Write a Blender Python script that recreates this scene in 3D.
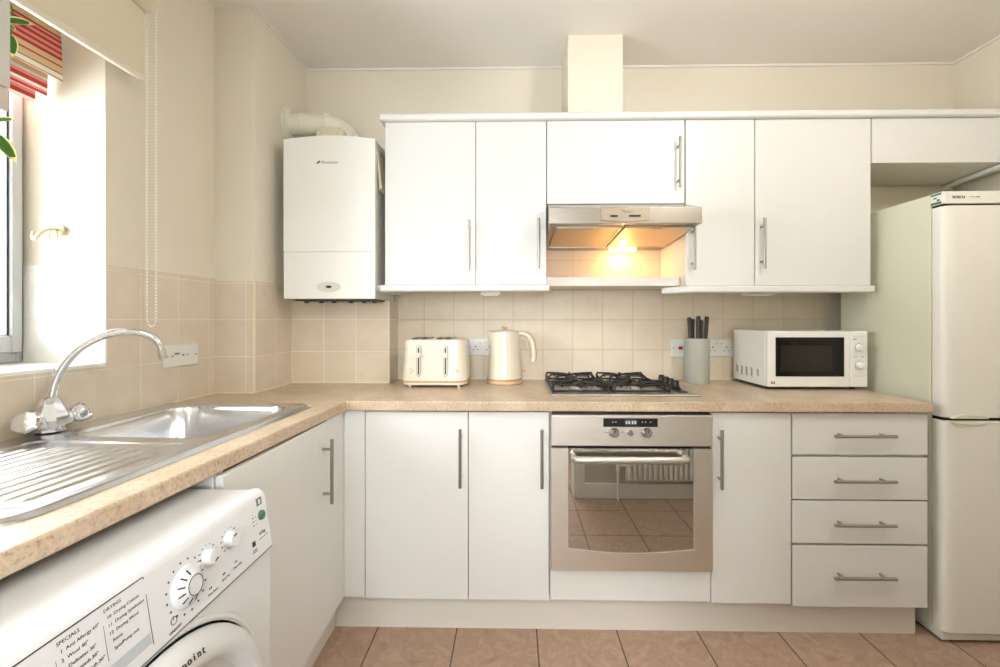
import bpy, bmesh, math, random
from mathutils import Vector, Matrix
R = math.radians
random.seed(7)
scene = bpy.context.scene
for o in list(bpy.data.objects): bpy.data.objects.remove(o)
C = scene.collection

# ------------------------------------------------------------------ camera
cam = bpy.data.cameras.new('camera'); cam.sensor_width = 36; cam.lens = 425/1000*36
cam.shift_x = -0.0066; cam.shift_y = -0.0135; cam.clip_start = 0.02
co = bpy.data.objects.new('camera', cam); C.objects.link(co)
co.location = (0, 0, 1.197); co.rotation_euler = (R(90), 0, R(1.0))
scene.camera = co

# ------------------------------------------------------------------ world, light, exposure
w = bpy.data.worlds.new('world'); scene.world = w; w.use_nodes = True
bg = w.node_tree.nodes['Background']
bg.inputs[0].default_value = (0.90, 0.955, 1.0, 1); bg.inputs[1].default_value = 18.0
scene.view_settings.view_transform = 'Standard'; scene.view_settings.look = 'None'
scene.view_settings.gamma = 1; scene.view_settings.use_curve_mapping = False
scene.view_settings.exposure = 0.22

def area(name, loc, rot, sx, sy, power, col, portal=False):
    l = bpy.data.lights.new(name, 'AREA'); l.shape = 'RECTANGLE'; l.size = sx; l.size_y = sy
    l.energy = power; l.color = col
    if portal: l.cycles.is_portal = True
    o = bpy.data.objects.new(name, l); C.objects.link(o); o.location = loc; o.rotation_euler = rot
    return o
area('window_daylight_portal', (-1.56, 0.85, 1.66), (0, R(-90), 0), 1.25, 1.0, 1, (1, 1, 1), True)
area('added_hall_window_portal', (-.10, -1.70, 1.35), (R(90), 0, 0), 1.0, 1.2, 1, (1, 1, 1), True)  # portal for the added hall window
pl_ = bpy.data.lights.new('added_pendant_fill', 'POINT'); pl_.energy = 23; pl_.color = (1.0, .985, .96); pl_.shadow_soft_size = .10  # added fill for ceiling and walls, from a lamp out of view
plo = bpy.data.objects.new('added_pendant_fill', pl_); C.objects.link(plo); plo.location = (1.05, .75, 2.22)
area('added_hall_fill_light', (0.1, -0.75, 2.44), (R(28), 0, 0), 1.3, 0.7, 20, (1.0, 0.995, 0.985))  # added frontal fill through the doorway, its lamp is unseen

# ------------------------------------------------------------------ materials
def lin(c):
    return tuple(((v/255)/12.92 if v/255 <= .04045 else ((v/255+.055)/1.055)**2.4) for v in c) + (1,)
def mat(name, col, rough=.5, metal=0, spec=.5, bump=0, bscale=200, var=0, vscale=6, stretch=(1, 1, 1), emit=0, ecol=None, coat=0, trans=0):
    m = bpy.data.materials.new(name); m.use_nodes = True; nt = m.node_tree; N = nt.nodes; L = nt.links
    b = N['Principled BSDF']; c = lin(col)
    b.inputs['Base Color'].default_value = c; b.inputs['Roughness'].default_value = rough
    b.inputs['Metallic'].default_value = metal; b.inputs['Specular IOR Level'].default_value = spec
    b.inputs['Coat Weight'].default_value = coat; b.inputs['Transmission Weight'].default_value = trans
    if emit:
        b.inputs['Emission Color'].default_value = lin(ecol or col); b.inputs['Emission Strength'].default_value = emit
    tc = N.new('ShaderNodeTexCoord'); mp = N.new('ShaderNodeMapping'); mp.inputs['Scale'].default_value = stretch
    L.new(tc.outputs['Object'], mp.inputs[0])
    v = var or .03
    n = N.new('ShaderNodeTexNoise'); n.inputs['Scale'].default_value = vscale; n.inputs['Detail'].default_value = 4
    L.new(mp.outputs[0], n.inputs[0])
    r = N.new('ShaderNodeMix'); r.data_type = 'RGBA'
    r.inputs[6].default_value = tuple(x*(1-v) for x in c[:3])+(1,); r.inputs[7].default_value = tuple(min(1, x*(1+v)) for x in c[:3])+(1,)
    L.new(n.outputs[0], r.inputs[0]); L.new(r.outputs[2], b.inputs['Base Color'])
    if bump:
        n2 = N.new('ShaderNodeTexNoise'); n2.inputs['Scale'].default_value = bscale; n2.inputs['Detail'].default_value = 3
        L.new(mp.outputs[0], n2.inputs[0]); bp = N.new('ShaderNodeBump'); bp.inputs['Strength'].default_value = bump
        bp.inputs['Distance'].default_value = .002
        L.new(n2.outputs[0], bp.inputs['Height']); L.new(bp.outputs[0], b.inputs['Normal'])
    return m

def tile_mat(name, ua, va, u0, v0, w, h, mortar, c1, c2, cm, rough, veins=0):
    m = bpy.data.materials.new(name); m.use_nodes = True; nt = m.node_tree; N = nt.nodes; L = nt.links
    b = N['Principled BSDF']; tc = N.new('ShaderNodeTexCoord'); sp = N.new('ShaderNodeSeparateXYZ'); L.new(tc.outputs['Object'], sp.inputs[0])
    cb = N.new('ShaderNodeCombineXYZ')
    for i, (a, o0) in enumerate(((ua, u0), (va, v0))):
        mm = N.new('ShaderNodeMath'); mm.operation = 'SUBTRACT'; L.new(sp.outputs[a], mm.inputs[0]); mm.inputs[1].default_value = o0 - 20*(w if i == 0 else h)
        L.new(mm.outputs[0], cb.inputs[i])
    br = N.new('ShaderNodeTexBrick'); br.offset = 0; br.squash = 1
    for k, v in (('Scale', 1), ('Mortar Size', mortar), ('Mortar Smooth', .3), ('Bias', 0), ('Brick Width', w), ('Row Height', h)): br.inputs[k].default_value = v
    br.inputs['Color1'].default_value = lin(c1); br.inputs['Color2'].default_value = lin(c2); br.inputs['Mortar'].default_value = lin(cm)
    L.new(cb.outputs[0], br.inputs['Vector'])
    n = N.new('ShaderNodeTexNoise'); n.inputs['Scale'].default_value = 13 if veins else 14; n.inputs['Detail'].default_value = 8; n.inputs['Roughness'].default_value = .65
    if veins: n.inputs['Distortion'].default_value = 2.2
    L.new(tc.outputs['Object'], n.inputs[0])
    cr = N.new('ShaderNodeValToRGB')
    if veins:
        e = cr.color_ramp.elements; e[0].position = .33; e[0].color = (.76, .73, .70, 1); e[1].position = .7; e[1].color = (1.08, 1.07, 1.06, 1)
        x = e.new(.49); x.color = (.98, .97, .96, 1); x = e.new(.505); x.color = (.78, .71, .66, 1); x = e.new(.525); x.color = (1.0, .99, .98, 1)
    else:
        e = cr.color_ramp.elements; e[0].position = .3; e[0].color = (.95, .94, .93, 1); e[1].position = .7; e[1].color = (1.03, 1.03, 1.03, 1)
    L.new(n.outputs[0], cr.inputs[0])
    mx = N.new('ShaderNodeMix'); mx.data_type = 'RGBA'; mx.blend_type = 'MULTIPLY'; mx.inputs[0].default_value = 1
    L.new(br.outputs['Color'], mx.inputs[6]); L.new(cr.outputs[0], mx.inputs[7]); L.new(mx.outputs[2], b.inputs['Base Color'])
    inv = N.new('ShaderNodeMath'); inv.operation = 'SUBTRACT'; inv.inputs[0].default_value = 1; L.new(br.outputs['Fac'], inv.inputs[1])
    b.inputs['Specular IOR Level'].default_value = .35
    bp = N.new('ShaderNodeBump'); bp.inputs['Strength'].default_value = .5; bp.inputs['Distance'].default_value = .0015
    L.new(inv.outputs[0], bp.inputs['Height']); L.new(bp.outputs[0], b.inputs['Normal'])
    rg = N.new('ShaderNodeMapRange'); rg.inputs['To Min'].default_value = rough; rg.inputs['To Max'].default_value = .7
    L.new(br.outputs['Fac'], rg.inputs['Value']); L.new(rg.outputs[0], b.inputs['Roughness'])
    return m

def speckle_mat(name):
    m = bpy.data.materials.new(name); m.use_nodes = True; nt = m.node_tree; N = nt.nodes; L = nt.links
    b = N['Principled BSDF']; tc = N.new('ShaderNodeTexCoord')
    a = N.new('ShaderNodeTexNoise'); a.inputs['Scale'].default_value = 7; a.inputs['Detail'].default_value = 5; a.inputs['Distortion'].default_value = 1
    s = N.new('ShaderNodeTexNoise'); s.inputs['Scale'].default_value = 120; s.inputs['Detail'].default_value = 4; s.inputs['Roughness'].default_value = .7
    for q in (a, s): L.new(tc.outputs['Object'], q.inputs[0])
    r1 = N.new('ShaderNodeValToRGB'); e = r1.color_ramp.elements
    e[0].position = .35; e[0].color = lin((188, 166, 141)); e[1].position = .65; e[1].color = lin((206, 187, 163))
    r2 = N.new('ShaderNodeValToRGB'); e = r2.color_ramp.elements
    e[0].position = .34; e[0].color = (.66, .60, .54, 1); e[1].position = .66; e[1].color = (1.15, 1.15, 1.15, 1)
    x = e.new(.45); x.color = (.95, .93, .91, 1)
    L.new(a.outputs[0], r1.inputs[0]); L.new(s.outputs[0], r2.inputs[0])
    mx = N.new('ShaderNodeMix'); mx.data_type = 'RGBA'; mx.blend_type = 'MULTIPLY'; mx.inputs[0].default_value = 1
    L.new(r1.outputs[0], mx.inputs[6]); L.new(r2.outputs[0], mx.inputs[7]); L.new(mx.outputs[2], b.inputs['Base Color'])
    b.inputs['Roughness'].default_value = .28; b.inputs['Specular IOR Level'].default_value = .5
    return m

def stripe_mat(name):
    m = bpy.data.materials.new(name); m.use_nodes = True; nt = m.node_tree; N = nt.nodes; L = nt.links
    b = N['Principled BSDF']; b.inputs['Roughness'].default_value = .9; b.inputs['Specular IOR Level'].default_value = .1
    uv = N.new('ShaderNodeUVMap'); sp = N.new('ShaderNodeSeparateXYZ'); L.new(uv.outputs[0], sp.inputs[0])
    r = N.new('ShaderNodeValToRGB'); r.color_ramp.interpolation = 'CONSTANT'; e = r.color_ramp.elements
    cream, red, pink, lt, ol = (226, 196, 160), (188, 74, 68), (236, 152, 148), (245, 238, 232), (178, 140, 88)
    st = [(0, red), (.03, pink), (.06, lt), (.10, red), (.16, pink), (.20, lt), (.24, cream), (.36, ol), (.375, lt), (.42, ol), (.435, cream), (.50, red), (.515, cream),
          (.57, red), (.60, pink), (.63, red), (.66, pink), (.69, red), (.72, pink), (.75, red), (.775, pink), (.80, red), (.82, cream)]
    e[0].position = 0; e[0].color = lin(st[0][1]); e[1].position = st[1][0]; e[1].color = lin(st[1][1])
    for p, c in st[2:]: x = e.new(p); x.color = lin(c)
    L.new(sp.outputs[1], r.inputs[0]); L.new(r.outputs[0], b.inputs['Base Color'])
    return m

def glass_mat(name, tint, refl, rough=0.0):
    m = bpy.data.materials.new(name); m.use_nodes = True; nt = m.node_tree; N = nt.nodes; L = nt.links
    N.remove(N['Principled BSDF']); out = N['Material Output']
    t = N.new('ShaderNodeBsdfTransparent'); t.inputs[0].default_value = tint
    g = N.new('ShaderNodeBsdfGlossy'); g.inputs['Roughness'].default_value = rough
    lw = N.new('ShaderNodeLayerWeight'); lw.inputs[0].default_value = .2
    mr = N.new('ShaderNodeMapRange'); mr.inputs['To Min'].default_value = refl; mr.inputs['To Max'].default_value = 1; L.new(lw.outputs['Fresnel'], mr.inputs['Value'])
    mx = N.new('ShaderNodeMixShader'); L.new(mr.outputs[0], mx.inputs[0]); L.new(t.outputs[0], mx.inputs[1]); L.new(g.outputs[0], mx.inputs[2]); L.new(mx.outputs[0], out.inputs[0])
    return m

def dark_glass_mat(name, col, refl):
    m = bpy.data.materials.new(name); m.use_nodes = True; nt = m.node_tree; N = nt.nodes; L = nt.links
    out = N['Material Output']; b = N['Principled BSDF']; b.inputs['Base Color'].default_value = lin(col); b.inputs['Roughness'].default_value = .15; b.inputs['Specular IOR Level'].default_value = .25
    g = N.new('ShaderNodeBsdfGlossy'); g.inputs['Roughness'].default_value = .01; g.inputs[0].default_value = (1, .98, .94, 1)
    mx = N.new('ShaderNodeMixShader'); mx.inputs[0].default_value = refl
    L.new(b.outputs[0], mx.inputs[1]); L.new(g.outputs[0], mx.inputs[2]); L.new(mx.outputs[0], out.inputs[0])
    return m

M = {}
M['wall'] = mat('cream_painted_plaster', (231, 223, 207), .85, spec=.2, bump=.25, bscale=35, var=.02, vscale=3)
M['ceiling'] = mat('ceiling_paint', (240, 235, 227), .9, spec=.1, bump=.2, bscale=30, var=.02, vscale=2)
M['hallwall'] = mat('hall_paint', (205, 200, 186), .85, spec=.2)
M['tileX'] = tile_mat('beige_wall_tiles_back', 0, 2, -.004, .893, .1525, .1525, .0016, (228, 215, 195), (225, 211, 190), (206, 188, 158), .38)
M['tileXbox'] = tile_mat('beige_wall_tiles_boxing', 0, 2, -1.074, .893, .157, .1525, .002, (226, 211, 190), (222, 207, 185), (244, 238, 226), .06)
M['tileY'] = tile_mat('beige_wall_tiles_side', 1, 2, 1.44, .893, .1525, .1525, .0018, (226, 213, 196), (222, 209, 191), (238, 227, 205), .15)
M['tilePier'] = tile_mat('beige_wall_tiles_pier', 0, 2, -1.262, .893, .1525, .1525, .0018, (224, 211, 193), (220, 206, 187), (238, 230, 212), .2)
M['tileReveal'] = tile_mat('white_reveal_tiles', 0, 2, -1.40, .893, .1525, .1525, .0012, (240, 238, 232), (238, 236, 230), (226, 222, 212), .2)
M['floor'] = tile_mat('terracotta_floor_tiles', 0, 1, -.529, 1.40, .308, .308, .0028, (178, 152, 132), (171, 145, 126), (84, 74, 66), .42, veins=1)
M['sillpaint'] = mat('white_gloss_paint', (240, 238, 232), .4)
M['cab'] = mat('white_foil_cabinet', (223, 222, 219), .33, bump=.12, bscale=260, stretch=(.15, 1, 1), var=.012, vscale=60)
M['cabin'] = mat('cabinet_carcass', (224, 218, 206), .5)
M['plinth'] = mat('plinth_board', (224, 219, 211), .5, bump=.1, bscale=200, stretch=(.15, 1, 1))
M['worktop'] = speckle_mat('beige_stone_laminate')
M['steel'] = mat('brushed_steel', (196, 192, 186), .42, 1, bump=.12, bscale=300, stretch=(.03, 1, 1), var=.03, vscale=40)
M['ovensteel'] = mat('oven_brushed_steel', (222, 217, 210), .42, 1, bump=.1, bscale=300, stretch=(.03, 1, 1), var=.02, vscale=40)
M['hoodsteel'] = mat('hood_brushed_steel', (160, 154, 146), .27, 1, bump=.1, bscale=300, stretch=(.03, 1, 1), var=.03, vscale=40)
M['sink'] = mat('sink_stainless', (222, 223, 226), .24, 1, bump=.05, bscale=350, stretch=(1, .05, 1), var=.03, vscale=40)
M['satin'] = mat('satin_nickel', (166, 162, 156), .36, 1)
M['chrome'] = mat('chrome', (225, 226, 230), .07, 1)
M['white'] = mat('white_enamel', (240, 239, 234), .22, coat=.3)
M['washer'] = mat('washer_white', (214, 215, 216), .3, coat=.2)
M['washpanel'] = mat('washer_panel_white', (222, 224, 228), .28)
M['fridgeside'] = mat('fridge_side_yellowed', (214, 213, 192), .5)
M['fridge'] = mat('fridge_door_white', (226, 223, 214), .35, bump=.06, bscale=400)
M['black'] = mat('black_plastic', (18, 17, 17), .35)
M['iron'] = mat('cast_iron', (20, 19, 19), .45)
M['dark'] = mat('dark_void', (30, 27, 24), .7)
M['grey'] = mat('grey_print', (110, 112, 118), .6)
M['ink'] = mat('dark_ink', (40, 42, 46), .6)
M['cream'] = mat('cream_gloss', (230, 221, 204), .28, coat=.3)
M['wood'] = mat('pale_wood', (196, 158, 116), .5, var=.12, vscale=40, stretch=(1, 1, .2))
M['band'] = mat('beige_band', (214, 186, 150), .45)
M['pvc'] = mat('white_pvc', (232, 232, 228), .35)
M['winframe'] = mat('grey_window_frame', (186, 187, 188), .4)
M['flue'] = mat('cream_flue_pipe', (232, 228, 212), .45)
M['mortar'] = mat('rough_mortar', (214, 204, 180), .95, bump=.8, bscale=120, var=.25, vscale=90)
M['blind'] = mat('cream_blind_fabric', (226, 216, 192), .85, bump=.1, bscale=500)
M['stripe'] = stripe_mat('striped_blind_fabric')
M['leaf'] = mat('green_leaf', (62, 112, 30), .4, var=.3, vscale=60)
M['leafrim'] = mat('cream_leaf_margin', (238, 236, 170), .45)
M['pot'] = mat('pale_grey_planter', (205, 204, 198), .6)
M['block'] = mat('sage_knife_block', (176, 177, 168), .55)
M['knife'] = mat('dark_grey_knife_handle', (62, 58, 54), .45)
M['red'] = mat('red_switch', (190, 30, 40), .4)
M['darkred'] = mat('dark_red_print', (110, 24, 36), .5)
M['green'] = mat('green_button', (70, 110, 84), .3)
M['sealant'] = mat('cream_sealant', (236, 226, 200), .5)
M['ovenglass'] = dark_glass_mat('oven_door_glass', (40, 36, 32), .50)
M['micglass'] = dark_glass_mat('microwave_door_glass', (4, 4, 4), .012)
M['micmesh'] = dark_glass_mat('microwave_window_mesh', (34, 31, 26), .012)
M['porthole'] = dark_glass_mat('porthole_glass', (34, 32, 34), .12)
M['pane'] = glass_mat('window_pane', (.97, .98, .98, 1), .04)
M['bulb'] = mat('lit_hood_lamp', (255, 214, 150), .4, emit=9, ecol=(255, 205, 130))
M['lamp'] = mat('fill_lamp_diffuser', (255, 240, 220), .5, emit=6)  # glow of the added pendant and hall lamps
M['filter'] = mat('aluminium_filter', (205, 190, 165), .42, .85, bump=.5, bscale=500)
M['lcd'] = mat('lcd_digits', (170, 175, 170), .5, emit=.3)
M['beads'] = mat('white_plastic_beads', (252, 251, 246), .3)
M['radiator'] = mat('radiator_white', (240, 238, 230), .35)

# ------------------------------------------------------------------ mesh builder
class MB:
    def __init__(s): s.bm = bmesh.new(); s.mi = 0
    def _mark(s, faces):
        for f in faces: f.material_index = s.mi
    def box(s, x0, x1, y0, y1, z0, z1):
        r = bmesh.ops.create_cube(s.bm, size=1, matrix=Matrix.Translation(((x0+x1)/2, (y0+y1)/2, (z0+z1)/2)) @ Matrix.Diagonal((abs(x1-x0), abs(y1-y0), abs(z1-z0), 1)))
        s._mark({f for v in r['verts'] for f in v.link_faces}); return s
    def obox(s, mtx, sx, sy, sz):
        r = bmesh.ops.create_cube(s.bm, size=1, matrix=mtx @ Matrix.Diagonal((sx, sy, sz, 1)))
        s._mark({f for v in r['verts'] for f in v.link_faces}); return s
    def cyl(s, p0, p1, r0, r1=None, n=20):
        p0 = Vector(p0); p1 = Vector(p1); d = p1-p0; r1 = r0 if r1 is None else r1
        m = Matrix.Translation((p0+p1)/2) @ d.to_track_quat('Z', 'Y').to_matrix().to_4x4()
        r = bmesh.ops.create_cone(s.bm, cap_ends=True, segments=n, radius1=r0, radius2=r1, depth=d.length, matrix=m)
        s._mark({f for v in r['verts'] for f in v.link_faces}); return s
    def sphere(s, c, r, n=12, sc=(1, 1, 1)):
        q = bmesh.ops.create_uvsphere(s.bm, u_segments=n, v_segments=max(6, n*2//3), radius=r, matrix=Matrix.Translation(c) @ Matrix.Diagonal((*sc, 1)))
        s._mark({f for v in q['verts'] for f in v.link_faces}); return s
    def loft(s, rings, caps=True):
        vr = [[s.bm.verts.new(p) for p in ring] for ring in rings]; n = len(rings[0]); fs = []
        for a, b in zip(vr, vr[1:]):
            for i in range(n):
                fs.append(s.bm.faces.new((a[i], a[(i+1) % n], b[(i+1) % n], b[i])))
        if caps:
            fs.append(s.bm.faces.new(list(reversed(vr[0])))); fs.append(s.bm.faces.new(vr[-1]))
        s._mark(fs); return s
    def lathe(s, prof, mtx=Matrix(), n=32, ribs=0, ra=0):
        rings = []
        for r, z in prof:
            rings.append([mtx @ Vector(((r+(ra*(1 if (i//2) % 2 else -1) if ribs else 0))*math.cos(2*math.pi*i/n), (r+(ra*(1 if (i//2) % 2 else -1) if ribs else 0))*math.sin(2*math.pi*i/n), z)) for i in range(n)])
        return s.loft(rings)
    def tube(s, pts, r, n=10, closed=False):
        pts = [Vector(p) for p in pts]; rs = r if isinstance(r, (list, tuple)) else [r]*len(pts)
        rings = []; up = None; N = len(pts)
        for i, p in enumerate(pts):
            if closed: t = (pts[(i+1) % N]-pts[i-1]).normalized()
            else: t = (pts[min(i+1, N-1)]-pts[max(i-1, 0)]).normalized()
            if up is None:
                up = t.orthogonal().normalized()
            up = (up - t*up.dot(t)).normalized(); bi = t.cross(up)
            rings.append([p+(up*math.cos(2*math.pi*k/n)+bi*math.sin(2*math.pi*k/n))*rs[i] for k in range(n)])
        if closed: rings.append(rings[0])
        return s.loft(rings, not closed)
    def prism(s, poly, axis, a, b):
        def P(u, v, w): return {'x': (w, u, v), 'y': (u, w, v), 'z': (u, v, w)}[axis]
        A = [s.bm.verts.new(P(u, v, a)) for u, v in poly]; B = [s.bm.verts.new(P(u, v, b)) for u, v in poly]; n = len(poly)
        fs = [s.bm.faces.new(A), s.bm.faces.new(list(reversed(B)))]
        for i in range(n): fs.append(s.bm.faces.new((A[i], B[i], B[(i+1) % n], A[(i+1) % n])))
        s._mark(fs); return s
    def text(s, body, size, mtx, align='LEFT', ext=.0002):
        cu = bpy.data.curves.new('t', 'FONT'); cu.body = body; cu.size = size; cu.extrude = ext; cu.align_x = align; cu.resolution_u = 2
        o = bpy.data.objects.new('t', cu); C.objects.link(o)
        bpy.context.view_layer.update()
        me = bpy.data.meshes.new_from_object(o.evaluated_get(bpy.context.evaluated_depsgraph_get()))
        me.transform(mtx); k = len(s.bm.faces); s.bm.from_mesh(me); s.bm.faces.ensure_lookup_table()
        for f in s.bm.faces[k:]: f.material_index = s.mi
        bpy.data.objects.remove(o); bpy.data.curves.remove(cu); bpy.data.meshes.remove(me); return s

off = {}
def smooth_edges(bm, ang=35):
    for f in bm.faces: f.smooth = True
    for e in bm.edges:
        if len(e.link_faces) == 2:
            e.smooth = e.calc_face_angle(0) < R(ang)
def obj(name, mb, mats, parent=None, bevel=0, seg=2, label=None, weld=False, kind=None, recalc=True):
    bm = mb.bm
    if weld: bmesh.ops.remove_doubles(bm, verts=bm.verts, dist=1e-5)
    if recalc: bmesh.ops.recalc_face_normals(bm, faces=bm.faces)
    o_ = off.get(parent.name if parent else None, Vector((0, 0, 0)))
    bmesh.ops.translate(bm, verts=bm.verts, vec=-o_)
    if not bevel: smooth_edges(bm)
    me = bpy.data.meshes.new(name); bm.to_mesh(me); bm.free()
    for m in (mats if isinstance(mats, (list, tuple)) else [mats]): me.materials.append(m)
    o = bpy.data.objects.new(name, me); C.objects.link(o)
    if parent: o.parent = parent
    off[o.name] = o_
    if bevel:
        b = o.modifiers.new('bevel', 'BEVEL'); b.width = bevel; b.segments = seg; b.limit_method = 'ANGLE'; b.angle_limit = R(40); b.harden_normals = True
        for p in me.polygons: p.use_smooth = True
        me.set_sharp_from_angle(angle=R(60))
    if label: o['label'] = label
    if kind: o['kind'] = kind
    return o
def thing(name, loc, label, cat, group=None):
    o = bpy.data.objects.new(name, None); C.objects.link(o); o.location = loc; o.empty_display_size = .05
    off[o.name] = Vector(loc); o['label'] = label; o['category'] = cat
    if group: o['group'] = group
    return o
def tag(o, label, cat, group=None):
    o['label'] = label; o['category'] = cat
    if group: o['group'] = group
    # put the origin at the base centre of the mesh
    vs = [v.co for v in o.data.vertices]
    c = Vector(((min(v.x for v in vs)+max(v.x for v in vs))/2, (min(v.y for v in vs)+max(v.y for v in vs))/2, min(v.z for v in vs)))
    o.data.transform(Matrix.Translation(-c)); o.location = c; off[o.name] = c
    return o
def struct(name, mb, m, parent=None, **k):
    o = obj(name, mb, m, parent, **k)
    if not parent: o['kind'] = 'structure'
    return o
FY = Matrix.Rotation(R(90), 4, 'X')          # text plane facing -Y
def on_front(x, y, z): return Matrix.Translation((x, y, z)) @ FY

def rrect(cx, cy, hx, hy, r, z, n=6):
    p = []
    for sx, sy, a0 in ((1, 1, 0), (-1, 1, 90), (-1, -1, 180), (1, -1, 270)):
        for k in range(n+1):
            a = R(a0+90*k/n); p.append(Vector((cx+sx*(hx-r)+r*math.cos(a), cy+sy*(hy-r)+r*math.sin(a), z)))
    return p

# ------------------------------------------------------------------ room shell
CZ = 2.497
struct('floor', MB().box(-1.70, 2.32, -1.75, 2.29, -.06, 0), M['floor'])
struct('ceiling', MB().box(-1.70, 2.32, -1.75, 2.29, CZ, CZ+.06), M['ceiling'])
wb = struct('wall_back', MB().box(-1.70, 2.32, 2.186, 2.29, 0, CZ), M['wall'])
struct('tiles', MB().box(-.60, 1.578, 2.180, 2.1865, .893, 1.362).box(.10, .80, 2.180, 2.1865, 1.362, 1.72), M['tileX'], wb)
wl = MB()
wl.box(-1.70, -1.306, -1.75, .40, 0, CZ).box(-1.70, -1.306, 1.327, 2.25, 0, CZ)
wl.box(-1.70, -1.306, .40, 1.327, 0, 1.055).box(-1.70, -1.306, .40, 1.327, 2.28, CZ)
wl = struct('wall_left', wl, M['wall'])
struct('tiles', MB().box(-1.3065, -1.30, .32, 1.327, .893, 1.056).box(-1.3065, -1.30, 1.327, 1.79, .893, 1.368), M['tileY'], wl)
struct('reveal_tiles', MB().box(-1.570, -1.30, 1.321, 1.3275, 1.065, 1.368), M['tileReveal'], wl)
struct('wall_right', MB().box(2.221, 2.32, -1.75, 2.19, 0, CZ), M['wall'])
wp = struct('wall_corner', MB().box(-1.31, -1.078, 1.746, 2.19, 0, CZ), M['wall'])
struct('tiles', MB().box(-1.246, -1.072, 1.740, 1.747, .893, 1.358), M['tilePier'], wp)
struct('tiles', MB().box(-1.0785, -1.072, 1.740, 2.18, .893, 1.358), M['tileY'], wp)
tb = struct('trim_1', MB().box(-1.073, -.604, 2.040, 2.187, .893, 1.286), M['wall'])
struct('tiles', MB().box(-1.073, -.600, 2.034, 2.041, .893, 1.290), M['tileXbox'], tb)
struct('side_tiles', MB().box(-.6045, -.598, 2.034, 2.18, .893, 1.290), M['tileY'], tb)
struct('trim_2', MB().box(.245, .495, 1.94, 2.187, 2.06, CZ), M['wall'], bevel=.003)
# thin paint bead where walls meet the ceiling, sealant where tiles meet the worktop
bd = MB().box(-1.078, 2.221, 2.176, 2.188, CZ-.012, CZ-.001).box(2.211, 2.223, .28, 2.18, CZ-.012, CZ-.001).box(-1.08, -1.070, 1.74, 2.18, CZ-.010, CZ-.001)
struct('trim_3', bd, M['ceiling'])
sl = MB().box(-.6, 1.55, 2.174, 2.182, .893, .899).box(-1.072, -.598, 2.028, 2.036, .893, .899).box(-1.074, -1.066, 1.74, 2.034, .893, .899)
sl.box(-1.25, -1.07, 1.734, 1.742, .893, .899)
sl.box(-1.077, -1.069, 2.028, 2.037, .893, 1.29).box(-1.076, -1.070, 1.736, 1.743, .893, 1.36)
struct('trim_4', sl, M['sealant'])
struct('sealant', MB().box(-1.302, -1.294, .33, 1.77, .893, .899), M['sealant'], wl)
# window
sill = MB().box(-1.605, -1.300, .40, 1.327, 1.052, 1.066)
struct('trim_5', sill, M['sillpaint'], bevel=.003)
win = MB()
win.box(-1.615, -1.575, .40, .45, 1.066, 2.28).box(-1.615, -1.575, 1.307, 1.327, 1.066, 2.28)
win.box(-1.615, -1.575, .45, 1.307, 1.066, 1.105).box(-1.615, -1.575, .45, 1.307, 2.235, 2.28)
win = struct('window_1', win, M['winframe'], bevel=.004)
sa = MB()
sa.box(-1.593, -1.557, 1.284, 1.311, 1.098, 2.24).box(-1.593, -1.557, .445, .495, 1.098, 2.24).box(-1.593, -1.557, .495, 1.284, 1.098, 1.15).box(-1.593, -1.557, .495, 1.284, 2.19, 2.24)
sash = struct('window_sash', sa, M['winframe'], win, bevel=.004)
gs = MB().box(-1.579, -1.569, 1.279, 1.2845, 1.142, 2.2).box(-1.579, -1.569, .495, .500, 1.142, 2.2).box(-1.579, -1.569, .500, 1.279, 1.148, 1.153)
struct('glazing_seal', gs, M['black'], sash)
struct('window_pane', MB().box(-1.572, -1.568, .49, 1.283, 1.145, 2.195), M['pane'], win)
# wall behind the camera, with the doorway the photograph was taken from
struct('wall_front', MB().box(-1.306, -.62, .16, .28, 0, CZ).box(.45, 2.221, .16, .28, 0, CZ).box(-.62, .45, .16, .28, 2.06, CZ), M['hallwall'])
struct('baseboard_front', MB().box(.475, 2.221, .265, .296, 0, .10), M['sillpaint'], bevel=.003)
df = MB().box(.425, .475, .28, .296, 0, 2.12).box(.405, .45, .15, .285, 0, 2.06).box(-.66, -.615, .15, .285, 0, 2.06).box(-.66, .475, .28, .296, 2.04, 2.12)
struct('trim_6', df, M['sillpaint'], bevel=.003)
struct('wall_hall', MB().box(-1.306, -.56, -1.75, -1.65, 0, CZ).box(.36, 2.221, -1.75, -1.65, 0, CZ).box(-.56, .36, -1.75, -1.65, 0, .80).box(-.56, .36, -1.75, -1.65, 1.90, CZ), M['hallwall'])
w2 = struct('added_fill_window', MB().box(-.56, -.52, -1.73, -1.69, .80, 1.90).box(.32, .36, -1.73, -1.69, .80, 1.90).box(-.52, .32, -1.73, -1.69, .80, .84).box(-.52, .32, -1.73, -1.69, 1.86, 1.90).box(-.115, -.085, -1.73, -1.69, .84, 1.86), M['sillpaint'], bevel=.003)  # unseen window, added to bring frontal light onto the lower cupboards
struct('window_pane', MB().box(-.52, .32, -1.712, -1.708, .84, 1.86), M['pane'], w2)

# ------------------------------------------------------------------ helpers for kitchen units
def bar_handle(parent, p, axis, length, n, standoff=.030, r=.0058, label=None, posts=.155):
    """bar at centre p (on the face), axis unit vector, n outward normal"""
    p = Vector(p); a = Vector(axis); n = Vector(n); c = p+n*standoff
    mb = MB().cyl(c-a*length/2, c+a*length/2, r, n=14)
    k = length*(.5-posts)
    for s_ in (-1, 1): mb.cyl(p+a*k*s_-n*.001, p+a*k*s_+n*(standoff), r*.8, n=10)
    return obj('handle', mb, M['satin'], parent)

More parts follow.
